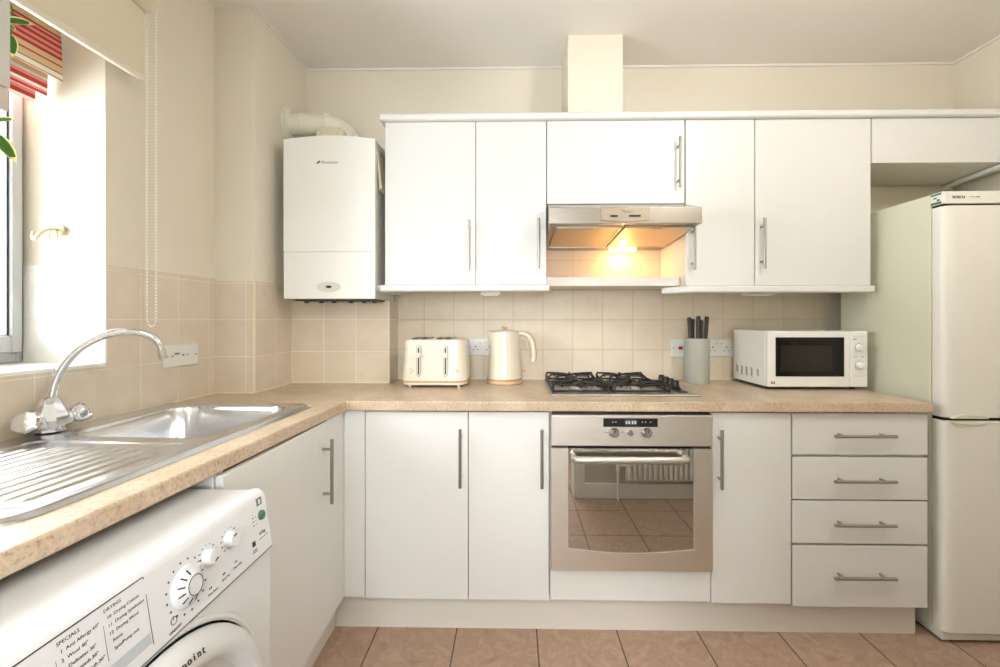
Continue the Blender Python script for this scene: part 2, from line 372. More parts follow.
def unit(name, x0, x1, y0, y1, z0, z1, label, cat, group, doory, doors, closed_back=True, dname='door', dz=None):
    """carcass + doors on the -Y face. doors = list of (xa, xb, za, zb, handle) """
    t = thing(name, ((x0+x1)/2, (y0+y1)/2, z0), label, cat, group)
    e = .0008
    obj('carcass', MB().box(x0+e, x1-e, y0, y1, z0, z1), M['cabin'], t)
    for (xa, xb, za, zb, h) in doors:
        d = obj('drawer_front' if dname == 'drawer' else dname, MB().box(xa, xb, doory, doory+.018, za, zb), M['cab'], t, bevel=.0018)
        if h:
            bar_handle(d, (h[0], doory, h[1]), (1, 0, 0) if h[2] == 'h' else (0, 0, 1), h[3], (0, -1, 0))
    return t

# base run on the back wall
DY = 1.60
unit('base_cabinet', -.645, -.1725, DY+.019, 2.17, .143, .8572, 'white corner base cupboard with the widest single door below the toaster', 'cabinet', 'white base cupboards', DY,
     [(-.563, -.1740, .143, .851, (-.200, .683, 'v', .217))])
g = MB().box(-.645, -.566, DY+.004, DY+.018, .145, .853)
obj('filler_panel', g, M['cab'], bpy.data.objects['base_cabinet'], bevel=.001)
unit('base_cabinet', -.1705, .1330, DY+.019, 2.17, .143, .8572, 'narrow white base cupboard between the corner cupboard and the oven', 'cabinet', 'white base cupboards', DY,
     [(-.1710, .1310, .143, .851, (.103, .683, 'v', .217))])
unit('base_cabinet', .7360, 1.0330, DY+.019, 2.17, .143, .8572, 'narrow white base cupboard right of the oven, beside the drawers', 'cabinet', 'white base cupboards', DY,
     [(.7365, 1.0310, .140, .851, (.762, .684, 'v', .217))])
dr = unit('drawer_cabinet', 1.0350, 1.5320, DY+.019, 2.17, .143, .8572, 'white base unit with four drawers of long bar handles beside the fridge', 'cabinet', None, DY,
     [(1.0365, 1.5310, a, b, (1.281, h, 'h', .222)) for a, b, h in ((.697, .851, .772), (.530, .686, .607), (.366, .524, .447), (.131, .357, .254))], dname='drawer')
hs = thing('oven_housing', (.434, 1.9, .143), 'white fixed panel and housing that carries the built-in oven', 'cabinet')
obj('carcass', MB().box(.1345, .150, DY+.019, 2.17, .143, .8572).box(.719, .7345, DY+.019, 2.17, .143, .8572).box(.150, .719, DY+.019, 2.17, .143, .255).box(.150, .719, 2.15, 2.17, .255, .8572), M['cabin'], hs)
obj('lower_panel', MB().box(.1365, .7335, DY, DY+.018, .145, .262), M['cab'], hs, bevel=.0018)

# plinths
pb = tag(obj('plinth', MB().box(-.696, 1.530, 1.648, 1.664, 0, .1425), M['plinth'], bevel=.001), 'long pale plinth board under the base units on the back wall', 'plinth')
pl = tag(obj('plinth', MB().box(-.712, -.697, .942, 1.664, 0, .1425), M['plinth'], bevel=.001), 'short pale plinth board under the cupboard right of the washing machine', 'plinth')

# left run cabinet (faces +X)
lc = thing('base_cabinet', (-.95, 1.25, .143), 'white base cupboard under the sink, door facing right beside the washing machine', 'cabinet', None)
obj('carcass', MB().box(-1.22, -.664, .942, .958, .143, .8572).box(-1.22, -.664, 1.574, 1.59, .143, .8572).box(-1.22, -.664, .958, 1.574, .143, .160).box(-1.22, -1.21, .958, 1.574, .160, .8572), M['cabin'], lc)
obj('end_panel', MB().box(-1.25, -.664, .924, .941, .003, .8572), M['cab'], lc, bevel=.001)
dd = obj('door', MB().box(-.662, -.644, .930, 1.4495, .143, .851), M['cab'], lc, bevel=.0018)
bar_handle(dd, (-.644, 1.422, .6865), (0, 0, 1), .217, (1, 0, 0))
obj('filler_panel', MB().box(-.662, -.646, 1.4515, 1.596, .143, .853), M['cab'], lc, bevel=.001)

# wall cupboards
WY = 1.86
def wunit(x0, x1, z0, label, doors, name='wall_cabinet'):
    return unit(name, x0, x1, WY+.019, 2.178, z0, 2.066, label, 'cabinet', 'white wall cupboards', WY, doors)
wunit(-.567, -.1680, 1.351, 'white wall cupboard right next to the boiler, handle at its lower right', [(-.567, -.1690, 1.352, 2.066, (-.194, 1.521, 'v', .217))])
wunit(-.1660, .1420, 1.351, 'narrow white wall cupboard left of the extractor hood', [(-.1665, .1410, 1.352, 2.066, (.107, 1.528, 'v', .217))])
wunit(.1440, .7425, 1.703, 'short wide white wall cupboard directly above the extractor hood', [(.1445, .7410, 1.704, 2.066, (.712, 1.874, 'v', .217))])
wunit(.7445, 1.0430, 1.345, 'narrow white wall cupboard right of the extractor hood', [(.7465, 1.0420, 1.346, 2.066, (.773, 1.511, 'v', .20))])
wunit(1.0450, 1.5390, 1.345, 'wide white wall cupboard above the microwave, handle at its lower left', [(1.0455, 1.5380, 1.346, 2.066, (1.069, 1.524, 'v', .217))])
ou = unit('bridging_cabinet', 1.5410, 2.2190, WY+.019, 2.178, 1.874, 2.066, 'shallow white overhead unit bridging the space above the fridge freezer', 'cabinet', None, WY, [(1.5440, 2.2185, 1.874, 2.066, None)], dname='front_panel')

def rounded_strip(mb, x0, x1, y0, y1, z0, z1): mb.box(x0, x1, y0, y1, z0, z1)
cn = MB().box(-.590, 2.219, 1.838, 2.178, 2.0675, 2.098)
tag(obj('cornice', cn, M['cab'], bevel=.011, seg=4), 'long white rounded cornice board lying on top of all the wall cupboards', 'cornice')
# light rails under the wall cupboards (left one straight, right one returns at an angle towards the wall)
tag(obj('light_rail', MB().box(-.600, .156, 1.838, 1.864, 1.3205, 1.3505).box(-.600, -.57, 1.838, 2.17, 1.3205, 1.3505), M['cab'], bevel=.012, seg=4),
    'white rounded pelmet rail under the two wall cupboards left of the hood', 'light rail')
tag(obj('light_rail', MB().prism([(.668, 1.945), (.686, 1.962), (.778, 1.866), (1.545, 1.866), (1.545, 1.840), (.755, 1.840)], 'z', 1.3145, 1.3445), M['cab'], bevel=.009, seg=3),
    'white pelmet rail with angled end under the two cupboards right of the hood', 'light rail')
tag(obj('recess_shelf', MB().box(.1435, .7425, 1.915, 1.932, 1.350, 1.390).box(.1435, .7425, 1.932, 2.178, 1.352, 1.368), M['plinth'], bevel=.001), 'narrow white shelf with raised lip closing the lit recess below the extractor hood', 'shelf')
obj('filler_strip', MB().box(-.662, -.6455, 1.597, 1.615, .143, .853), M['cab'], lc)
for x0, x1, lab in ((-.152, -.064, 'small white under-cupboard light above the toaster and kettle'), (1.068, 1.184, 'small white under-cupboard light above the microwave')):
    t = thing('cabinet_light', ((x0+x1)/2, 1.96, 1.31), lab, 'light', 'under-cupboard lights')
    obj('housing', MB().box(x0, x1, 1.94, 2.02, 1.312, 1.3445 if x0 > 0 else 1.3505), M['white'], t, bevel=.003)
    obj('diffuser', MB().box(x0+.01, x1-.01, 1.95, 2.01, 1.309, 1.3125), M['pvc'], t)
# under-floor of left cupboards: small screw blocks
tag(obj('conduit', MB().tube([(2.165, 2.176, 1.865), (2.12, 1.98, 1.862), (2.10, 1.90, 1.860), (2.13, 1.62, 1.86)], .012, 12), M['pvc']), 'white plastic pipe rising over the top of the fridge', 'pipe')

# ------------------------------------------------------------------ worktop
wbm = bmesh.new()
outer = [(-1.294, .285), (-.676, .285), (-.626, 1.579), (1.535, 1.579), (1.535, 2.173), (-.597, 2.173), (-.597, 2.033), (-1.071, 2.033), (-1.071, 1.739), (-1.238, 1.739)]
hm_ = Matrix.Translation((-.9658, 1.260, 0)) @ Matrix.Rotation(R(-2.2), 4, 'Z')
hole = [tuple((hm_ @ v)[:2]) for v in rrect(0, 0, .209, .207, .07, 0, 5)]
def loop(pts): 
    vs = [wbm.verts.new((x, y, .8580)) for x, y in pts]
    return [wbm.edges.new((vs[i], vs[(i+1) % len(vs)])) for i in range(len(vs))]
ed = loop(outer)+loop(hole)
bmesh.ops.triangle_fill(wbm, use_beauty=True, edges=ed)
ret = bmesh.ops.extrude_face_region(wbm, geom=list(wbm.faces))
bmesh.ops.translate(wbm, verts=[v for v in ret['geom'] if isinstance(v, bmesh.types.BMVert)], vec=(0, 0, .0360))
mb = MB(); mb.bm.free(); mb.bm = wbm
tag(obj('worktop', mb, M['worktop'], bevel=.006, seg=3), 'L-shaped speckled beige laminate worktop running from under the sink to the fridge', 'worktop')

# ------------------------------------------------------------------ sink
SX0, SX1, SY0, SY1 = -1.238, -.702, .605, 1.495
def sd(x, y, cx, cy, hx, hy, r):
    qx, qy = abs(x-cx)-hx+r, abs(y-cy)-hy+r
    return math.hypot(max(qx, 0), max(qy, 0))+min(max(qx, qy), 0)-r
def ss(t): t = max(0, min(1, t)); return t*t*(3-2*t)
bx, by, bhx, bhy = -.957, 1.250, .200, .198
def sink_z(x, y):
    z = .9035
    do = sd(x, y, (SX0+SX1)/2, (SY0+SY1)/2, (SX1-SX0)/2, (SY1-SY0)/2, .045)
    if do > -.012: z = .8945+.009*ss(-do/.010)
    else: z = .9035-.003*ss((-do-.014)/.012)
    db = sd(x, y, bx, by, bhx, bhy, .075)
    if db < 0: z = .9005-.150*ss(-db/.034)
    elif db < .014: z = min(z, .9005)
    # drainer
    dd_ = sd(x, y, -.945, .83, .215, .180, .03)
    if dd_ < 0 and db > .012:
        z -= .0025*ss(-dd_/.01)
        k = (x+1.140)/.033; f = abs(k-round(k)); endy = .985-.05*abs((x+.95)/.2)**2
        if f < .22 and -1.145 < x < -.760 and .665 < y < endy:
            z += .0042*math.cos(f/.22*math.pi/2)*ss((y-.665)/.02)*ss((endy-y)/.02)
    return z
nx, ny = 135, 180
smb = MB(); grid = []
cx0, cy0, hx, hy, rr = (SX0+SX1)/2, (SY0+SY1)/2, (SX1-SX0)/2, (SY1-SY0)/2, .04
for j in range(ny+1):
    row = []
    for i in range(nx+1):
        x = SX0+(SX1-SX0)*i/nx; y = SY0+(SY1-SY0)*j/ny
        qx, qy = abs(x-cx0)-hx+rr, abs(y-cy0)-hy+rr
        if qx > 0 and qy > 0:
            l = math.hypot(qx, qy); m_ = max(qx, qy); kx, ky = qx*m_/l, qy*m_/l
            x = cx0+math.copysign(hx-rr+kx, x-cx0); y = cy0+math.copysign(hy-rr+ky, y-cy0)
        row.append(smb.bm.verts.new((x, y, sink_z(x, y))))
    grid.append(row)
for j in range(ny):
    for i in range(nx): smb.bm.faces.new((grid[j][i], grid[j][i+1], grid[j+1][i+1], grid[j+1][i]))
sk = thing('kitchen_sink', (-.97, 1.05, .895), 'stainless steel inset sink with deep bowl and ribbed drainer', 'sink')
basin = obj('basin', smb, M['sink'], sk)
basin.data.set_sharp_from_angle(angle=R(60))
obj('plughole', MB().lathe([(.001, .7525), (.03, .7525), (.041, .7515), (.043, .7505), (.001, .7505)], Matrix.Translation((bx, by, 0))), M['chrome'], sk)

# ------------------------------------------------------------------ tap
TX, TY = -1.213, 1.085
tp = thing('mixer_tap', (TX, TY, .899), 'chrome mixer tap with tall swan-neck spout and two cross knobs on the sink', 'tap')
b = MB().lathe([(.033, .9042), (.033, .910), (.028, .913), (.031, .920), (.040, .934), (.036, .950), (.025, .972), (.019, .990), (.0135, .994), (.001, .994)], Matrix.Translation((TX, TY, 0)) @ Matrix.Rotation(R(20), 4, 'Z'), 8)
for s_ in (-1, 1):
    b.cyl((TX, TY+s_*.005, .925), (TX+.007, TY+s_*.045, .935), .021, .016, 8)
obj('body', b, M['chrome'], tp)
sp = []
tipx, tipy = -1.015, 1.205
for k in range(25):
    a = k/24
    ctrl = [Vector((TX, TY, .98)), Vector((TX+.005, TY+.003, 1.09)), Vector((TX+.055, TY+.03, 1.195)), Vector((tipx-.03, tipy-.02, 1.185)), Vector((tipx-.004, tipy-.003, 1.155)), Vector((tipx, tipy, 1.110))]
    # de Casteljau
    q = ctrl
    while len(q) > 1: q = [q[i].lerp(q[i+1], a) for i in range(len(q)-1)]
    sp.append(q[0])
obj('spout', MB().tube(sp, [.0115-.002*k/24 for k in range(25)], 14).cyl(sp[-1]+(sp[-2]-sp[-1])*.2, sp[-1]+(sp[-1]-sp[-2]).normalized()*.026, .0115, .011, 14), M['chrome'], tp)
for s_ in (-1, 1):
    p0 = Vector((TX+.006, TY+s_*.042, .931)); d = Vector((.28, s_*.80, .34)).normalized()
    mt = Matrix.Translation(p0) @ d.to_track_quat('Z', 'Y').to_matrix().to_4x4()
    obj('tap_knob', MB().lathe([(.001, 0), (.014, 0), (.020, .006), (.027, .016), (.0285, .030), (.025, .036), (.001, .037)], mt, 24, 1, .0009), M['chrome'], tp)

# ------------------------------------------------------------------ oven
ov = thing('built_in_oven', (.432, 1.85, .268), 'stainless steel built-in oven with mirrored glass door below the hob', 'oven')
OX0, OX1 = .1385, .7305
obj('oven_body', MB().box(.152, .717, 1.602, 2.14, .272, .846).box(OX0+.004, OX1-.004, 1.592, 1.6075, .272, .853), M['black'], ov)
cp = obj('control_panel', MB().box(OX0, OX1, 1.573, 1.592, .732, .8455), M['ovensteel'], ov, bevel=.002)
obj('display', MB().box(.329, .528, 1.5715, 1.5735, .8035, .835), M['black'], cp)
dg = MB().box(.404, .454, 1.5709, 1.5716, .808, .832)
obj('display_window', dg, M['ink'], cp)
for q in (.411, .421, .433, .443): obj('digit_segment', MB().box(q, q+.006, 1.5704, 1.5712, .814, .826), M['lcd'], cp)
for q in (.362, .373, .470, .482, .500): obj('indicator', MB().box(q, q+.004, 1.5706, 1.5716, .819, .823), M['lcd'], cp)
for x, r in ((.368, .0165), (.427, .0095), (.488, .0165)):
    mt = Matrix.Translation((x, 1.574, .7825)) @ Matrix.Rotation(R(90), 4, 'X')
    k_ = obj('oven_knob', MB().lathe([(.001, 0), (r*1.12, 0), (r*1.1, .004), (r, .006), (r*.94, .018), (r*.8, .021), (.001, .021)], mt, 28), M['satin'], cp)
    if r > .01: obj('pointer', MB().box(x-.0012, x+.0012, 1.5515, 1.5535, .785, .797), M['ink'], k_)
for x in (.368, .488):
    mk = MB()
    for a in range(-150, 151, 30):
        px_, pz_ = x+.0225*math.sin(R(a)), .7825+.0225*math.cos(R(a))
        mk.box(px_-.001, px_+.001, 1.5724, 1.5732, pz_-.001, pz_+.001)
    obj('dial_marks', mk, M['ink'], cp)
for x in (.336, .398): obj('red_mark', MB().box(x, x+.004, 1.5722, 1.5732, .781, .785), M['red'], cp)
# door: steel frame with window cut-out whose lower edge bows
dm = MB()
wx0, wx1, wz1, wz0 = .200, .662, .7235, .352
dm.box(OX0, wx0, 1.573, 1.5915, .272, .7235).box(wx1, OX1, 1.573, 1.5915, .272, .7235)
arc = [(wx0+(wx1-wx0)*i/16, wz0-.016*math.sin(math.pi*i/16)) for i in range(17)]
dm.prism([(wx0, .272)]+[(x, z) for x, z in arc]+[(wx1, .272)], 'y', 1.573, 1.5915)
od = obj('oven_door', dm, M['ovensteel'], ov)
obj('door_glass', MB().box(wx0-.002, wx1+.002, 1.5775, 1.586, .33, .7225), M['ovenglass'], od)
hp = [(.222, 1.574, .692), (.219, 1.550, .692), (.226, 1.538, .692), (.245, 1.534, .692)] + [(.245+(.600-.245)*i/6, 1.534, .692) for i in range(1, 7)] + [(.620, 1.538, .692), (.628, 1.550, .692), (.625, 1.574, .692)]
hm = MB().tube(hp, .0115, 14)
for v in hm.bm.verts: v.co.z = .692+(v.co.z-.692)*1.2
obj('handle', hm, M['steel'], od)

# ------------------------------------------------------------------ gas hob
hb = thing('gas_hob', (.44, 1.93, .894), 'stainless gas hob with black wire pan supports set in the worktop above the oven', 'hob')
obj('hob_plate', MB().box(.150, .740, 1.690, 2.150,   .8942, .9020), M['steel'], hb, bevel=.004)
for x, y, r in ((.272, 1.83, .040), (.272, 2.04, .033), (.520, 1.83, .026), (.520, 2.04, .040)):
    mt = Matrix.Translation((x, y, .901))
    bn = obj('burner', MB().lathe([(r*1.15, 0), (r*1.2, .003), (r, .006), (r, .017), (r*.7, .018), (.001, .018)], mt, 28), M['steel'], hb)
    obj('burner_cap', MB().lathe([(r*.85, .018), (r*.9, .021), (r*.85, .026), (.001, .028)], mt, 28), M['iron'], bn)
def grate(x0, x1):
    g = MB(); y0, y1, zt, zb = 1.735, 2.110, .939, .915; r = .0046; xm = (x0+x1)/2
    for y in (y0, y1):                      # end loops with raised corners and a dip at the centre
        g.tube([(x0, y, .9015), (x0, y, .928), (x0+.004, y, .937), (x0+.016, y, .936), (xm-.03, y, .932), (xm, y, .926), (xm+.03, y, .932), (x1-.016, y, .936), (x1-.004, y, .937), (x1, y, .928), (x1, y, .9015)], r, 8)
    for x in (x0, x1):
        g.tube([(x, y0, .926), (x, y0+.04, .920), (x, (y0+y1)/2, .918), (x, y1-.04, .920), (x, y1, .926)], r, 8)
    g.tube([(x0, (y0+y1)/2, .918), (x1, (y0+y1)/2, .918)], r, 8)
    for yc in (1.83, 2.04):
        for a in (45, 135, 225, 315):
            ca, sa_ = math.cos(R(a)), math.sin(R(a)); X, Y = xm+.011*0+ca*.105, yc+sa_*.085
            g.tube([(X, Y, .918), (X, Y, .934), (xm+ca*.085, yc+sa_*.072, .937), (xm+ca*.030, yc+sa_*.026, .934)], r, 8)
        g.tube([(x0, yc, .919), (x0+.02, yc, .936), (xm-.028, yc, .934)], r, 8).tube([(x1, yc, .919), (x1-.02, yc, .936), (xm+.028, yc, .934)], r, 8)
        g.tube([(xm, yc-.085, .919), (xm, yc-.075, .936), (xm, yc-.028, .934)], r, 8).tube([(xm, yc+.085, .919), (xm, yc+.075, .936), (xm, yc+.028, .934)], r, 8)
    for x in (x0, x1): 
        for y in (1.79, 2.07): g.cyl((x, y, .9015), (x, y, .926), .004, n=8)
    g.tube([(xm-.1, 1.93, .9205), (xm+.1, 1.93, .9205)], .003, 6)
    g.tube([(x0, y0, .9075), (x1, y0, .9075), (x1, y1, .9075), (x0, y1, .9075)], .0045, 8, True)
    g.tube([(x0, (y0+y1)/2, .9075), (x1, (y0+y1)/2, .9075)], .0045, 8)
    return obj('pan_support', g, M['iron'], hb)
grate(.160, .386); grate(.408, .632)
obj('knob_strip', MB().box(.668, .706, 1.735, 2.03, .9015, .9055), M['black'], hb, bevel=.002)
for k in range(4):
    y = 1.815+.058*k; mt = Matrix.Translation((.686, y, .901))
    obj('hob_knob', MB().lathe([(.020, 0), (.020, .010), (.0145, .014), (.0125, .038), (.010, .041), (.001, .042)], mt, 20).box(.6835, .6885, y-.016, y+.016, .91, .935), M['black'], hb)

# ------------------------------------------------------------------ extractor hood
eh = thing('extractor_hood', (.444, 1.95, 1.55), 'stainless steel extractor hood with a warm lit underside above the hob', 'extractor hood')
HX0, HX1 = .146, .7425
prof = [(1.715, 1.580), (1.715, 1.650), (1.86, 1.7015), (2.178, 1.7015), (2.178, 1.552), (2.140, 1.5525)]
hm = MB().prism(prof, 'x', HX0, HX1)
hood = obj('canopy', hm, M['hoodsteel'], eh)
obj('front_rail', MB().box(.138, .7445, 1.694, 1.7155, 1.580, 1.6455), M['hoodsteel'], eh, bevel=.002)
cpn = MB()
pts = [(.345, 1.640), (.345, 1.594)]+[(.345+.190*i/10, 1.594-.007*math.sin(math.pi*i/10)) for i in range(1, 10)]+[(.535, 1.594), (.535, 1.640)]
cpn.prism(pts, 'y', 1.690, 1.6945)
ctl = obj('control_plate', cpn, mat('hood_control_plate', (158, 146, 128), .45, .6), eh)
obj('slider_switch', MB().box(.382, .410, 1.6865, 1.691, 1.6045, 1.6125), M['black'], ctl)
obj('slider_switch', MB().box(.455, .500, 1.6865, 1.691, 1.6055, 1.6125), M['black'], ctl)
mm = MB().text('Whirlpool', .0085, on_front(.432, 1.6896, 1.6225)).tube([(.424, 1.689, 1.634), (.430, 1.689, 1.629), (.437, 1.689, 1.627)], .001, 5)
obj('maker_mark', mm, M['ink'], ctl)
fz = lambda y: 1.580+(1.552-1.580)*(y-1.715)/(2.14-1.715)
for x0, x1 in ((.170, .440), (.452, .728)):
    f = MB(); v = []
    y0, y1 = 1.74, 2.085
    f.prism([(y0, fz(y0)-.0002), (y1, fz(y1)-.0002), (y1, fz(y1)-.003), (y0, fz(y0)-.003)], 'x', x0, x1)
    ff = obj('grease_filter', f, M['filter'], eh)
    fr = MB()
    for a, b_ in ((x0, x0+.006), (x1-.006, x1)): fr.prism([(y0, fz(y0)-.002), (y1, fz(y1)-.002), (y1, fz(y1)-.006), (y0, fz(y0)-.006)], 'x', a, b_)
    for ya, yb in ((y0, y0+.006), (y1-.006, y1)): fr.prism([(ya, fz(ya)-.002), (yb, fz(yb)-.002), (yb, fz(yb)-.006), (ya, fz(ya)-.006)], 'x', x0, x1)
    obj('filter_frame', fr, M['steel'], ff)
    xm = (x0+x1)/2
    obj('filter_latch', MB().box(xm-.022, xm+.022, y0+.012, y0+.026, fz(y0)-.007, fz(y0)-.002), M['satin'], ff, bevel=.002)
lc_ = obj('hood_lamp', MB().box(.475, .600, 2.095, 2.135, 1.538, 1.5535), M['bulb'], eh, bevel=.004)
l = bpy.data.lights.new('hood_lamp_light', 'AREA'); l.shape = 'RECTANGLE'; l.size = .12; l.size_y = .035; l.energy = .45; l.color = (1.0, .56, .22)
lo = bpy.data.objects.new('hood_lamp_light', l); C.objects.link(lo); lo.location = (.5375, 2.115, 1.533)
l2 = bpy.data.lights.new('hood_lamp_side_light', 'POINT'); l2.energy = .42; l2.color = (1.0, .54, .2); l2.shadow_soft_size = .015
lo2 = bpy.data.objects.new('hood_lamp_side_light', l2); C.objects.link(lo2); lo2.location = (.5375, 2.10, 1.515)

# ------------------------------------------------------------------ boiler + flue
bo = thing('gas_boiler', (-.81, 2.02, 1.289), 'white wall-mounted combi boiler with arched top in the corner', 'boiler')
BX0, BX1, BY0 = -1.018, -.611, 1.862
arch = lambda z0, z1, rise: [(BX0, z0)]+[(BX1, z0)]+[(BX1+(BX0-BX1)*i/14, z1+rise*math.sin(math.pi*i/14)) for i in range(15)]
obj('casing', MB().prism(arch(1.290, 1.997, .016), 'y', BY0, 2.165), M['white'], bo, bevel=.005)
obj('lower_flap', MB().box(BX0+.001, BX1-.001, BY0-.004, BY0+.001, 1.290, 1.4965), M['white'], bo, bevel=.003)
obj('upper_panel', MB().prism([(x, z) for x, z in arch(1.499, 1.995, .016)], 'y', BY0-.004, BY0+.001), M['white'], bo, bevel=.002)
ov_ = MB().lathe([(.055, 0), (.054, .002), (.001, .002)], Matrix.Translation((-.815, BY0-.004, 1.343)) @ Matrix.Rotation(R(90), 4, 'X') @ Matrix.Diagonal((1, .42, 1, 1)), 40)
ob = obj('badge_plate', ov_, mat('pale_grey_badge', (212, 211, 204), .35), bo)
obj('badge', MB().lathe([(.013, 0), (.012, .002), (.001, .002)], Matrix.Translation((-.815, BY0-.006, 1.343)) @ Matrix.Rotation(R(90), 4, 'X') @ Matrix.Diagonal((1, .45, 1, 1)), 24), M['ink'], ob)
lg = MB().text('Worcester', .0175, on_front(-.852, BY0-.0045, 1.886)); lg.mi = 1
lg.prism([(-.872, 1.887), (-.857, 1.901), (-.854, 1.893), (-.862, 1.886)], 'y', BY0-.0047, BY0-.004)
obj('maker_mark', lg, [M['ink'], M['darkred']], bo)
und = MB().box(BX0+.03, BX1-.01, 1.90, 2.03, 1.2835, 1.2905)
for x in (-.97, -.90, -.84, -.76, -.70, -.65): und.cyl((x, 1.97, 1.292), (x, 1.97, 1.276), .010, n=10)
obj('pipe_connections', und, M['black'], bo)
tg = MB()
tg.prism([(BX1+.0005, 1.945), (BX1+.004, 1.945), (BX1+.022, 1.785), (BX1+.010, 1.775)], 'y', 1.885, 1.95)
obj('paper_tag', tg, M['blind'], bo)
vs_ = MB()
for k in range(6): vs_.box(BX1-.0005, BX1+.001, 1.93, 2.05, 1.90+k*.012, 1.904+k*.012)
obj('side_vents', vs_, M['grey'], bo)
fl = thing('boiler_flue', (-.86, 2.02, 2.0), 'cream flue pipe bending from the boiler top into the left wall', 'pipe')
fp = [(-1.076, 2.02, 2.135), (-1.0, 2.02, 2.133), (-.90, 2.02, 2.125), (-.87, 2.02, 2.120), (-.835, 2.02, 2.108), (-.810, 2.02, 2.085), (-.800, 2.02, 2.055), (-.799, 2.02, 2.0145)]
obj('flue_pipe', MB().tube(fp, .050, 24), M['flue'], fl)
obj('wall_collar', MB().cyl((-1.0775, 2.02, 2.135), (-1.070, 2.02, 2.135), .079, n=32).cyl((-1.071, 2.02, 2.135), (-1.060, 2.02, 2.135), .062, n=32), M['flue'], fl, bevel=.002)
obj('pipe_ring', MB().cyl((-.900, 2.02, 2.1262), (-.885, 2.02, 2.1254), .056, n=28), M['flue'], fl, bevel=.002)
obj('pipe_ring', MB().cyl((-1.015, 2.02, 2.1335), (-.995, 2.02, 2.133), .054, n=28), M['flue'], fl, bevel=.002)
obj('test_point', MB().cyl((-.755, 2.02, 2.078), (-.736, 2.02, 2.076), .011, n=14), M['pvc'], fl)
mo = MB(); rings = []
for z, hx_, hy_ in ((2.0155, .064, .06), (2.035, .066, .06), (2.068, .064, .058), (2.076, .055, .05)):
    rings.append([Vector((p.x+random.uniform(-.002, .002), p.y+random.uniform(-.002, .002), z+random.uniform(-.002, .002))) for p in rrect(-.845, 1.955, hx_, hy_*.6, .02, z, 4)])
obj('flue_base', mo.loft(rings), M['mortar'], fl)

# ------------------------------------------------------------------ toaster
tt = thing('toaster', (-.3585, 2.0, .894), 'cream four-slot toaster with wooden-toned base band on short legs', 'toaster')
tc_ = (-.3590, 1.995)

def tsec(z, hx_, hy_, r=.045): return rrect(tc_[0], tc_[1], hx_, hy_, r, z, 7)
obj('toaster_body', MB().loft([tsec(.9245, .1475, .106), tsec(.945, .1465, .105), tsec(1.0, .1435, .102), tsec(1.06, .1405, .100), tsec(1.097, .1385, .098), tsec(1.105, .136, .096), tsec(1.109, .130, .090, .04)]), M['cream'], tt)
obj('base_band', MB().loft([tsec(.9165, .1465, .105), tsec(.925, .1478, .1063)]), M['wood'], tt)
obj('base_tray', MB().loft([tsec(.9045, .140, .10), tsec(.9075, .1455, .104), tsec(.9168, .1468, .1053)]), M['cream'], tt)
for sx in (-.110, .110):
    for sy in (-.085, .075): obj('foot', MB().cyl((tc_[0]+sx, tc_[1]+sy, .894), (tc_[0]+sx, tc_[1]+sy, .909), .006, .008, 12), M['cream'], tt)
tfy = lambda z: 1.995-.1063+(z-.925)/(1.1-.925)*.0085
for x in (-.4255, -.3055):
    ring_out = [(x+a, z) for a, z in ((-.0095, 1.078), (-.0095, .950))]
    def pill(hw, z0, z1, n=8):
        return [(x+hw*math.cos(R(180+180*k/n)), z0+hw+hw*math.sin(R(180+180*k/n))) for k in range(n+1)]+[(x+hw*math.cos(R(180*k/n)), z1-hw+hw*math.sin(R(180*k/n))) for k in range(n+1)]
    sp_ = obj('slot_plate', MB().prism(pill(.0095, .944, 1.083), 'y', 1.8875, 1.905), M['satin'], tt, label='nickel lever track')
    obj('slot_insert', MB().prism(pill(.0070, .948, 1.079), 'y', 1.8870, 1.8895), M['cream'], sp_)
    obj('slot', MB().prism(pill(.0030, .953, 1.074), 'y', 1.8862, 1.8890), M['black'], sp_)
    obj('lever', MB().lathe([(.001, 0), (.009, 0), (.0115, .003), (.0115, .013), (.009, .016), (.001, .016)], Matrix.Translation((x, 1.8868, 1.040)) @ Matrix.Rotation(R(90), 4, 'X'), 22), M['cream'], tt)
for x in (-.4645, -.2615):
    kn = obj('browning_knob', MB().lathe([(.001, 0), (.0105, 0), (.0105, .009), (.009, .011), (.001, .011)], Matrix.Translation((x, 1.891, .969)) @ Matrix.Rotation(R(90), 4, 'X'), 22), M['cream'], tt)
    obj('knob_ring', MB().lathe([(.0118, 0), (.0118, .003), (.0106, .003), (.0106, 0)], Matrix.Translation((x, 1.8905, .969)) @ Matrix.Rotation(R(90), 4, 'X'), 22), M['wood'], kn)
st_ = MB()
for x0 in (-.4635, -.4235, -.3535, -.3135):   # slots run front to back in pairs
    st_.box(x0+.004, x0+.028, 1.925, 2.065, 1.1085, 1.1125)
obj('bread_slots', st_, M['black'], tt, bevel=.0015)
st_ = MB()
for x0 in (-.4635, -.4235, -.3535, -.3135):
    st_.box(x0, x0+.004, 1.920, 2.070, 1.1085, 1.1155).box(x0+.028, x0+.032, 1.920, 2.070, 1.1085, 1.1155)
obj('slot_rims', st_, M['satin'], tt, bevel=.001)
em = MB()
for i in range(4):
    for j in range(5): em.box(-.3835+i*.014, -.3795+i*.014, 1.8885+.003, 1.8935, .985+j*.014, .988+j*.014)
# (embossed dots sit proud of the shell by a hair)
for v in em.bm.verts: v.co.y += tfy(v.co.z)-1.8935+.0005
obj('embossed_mark', em, M['cream'], tt)

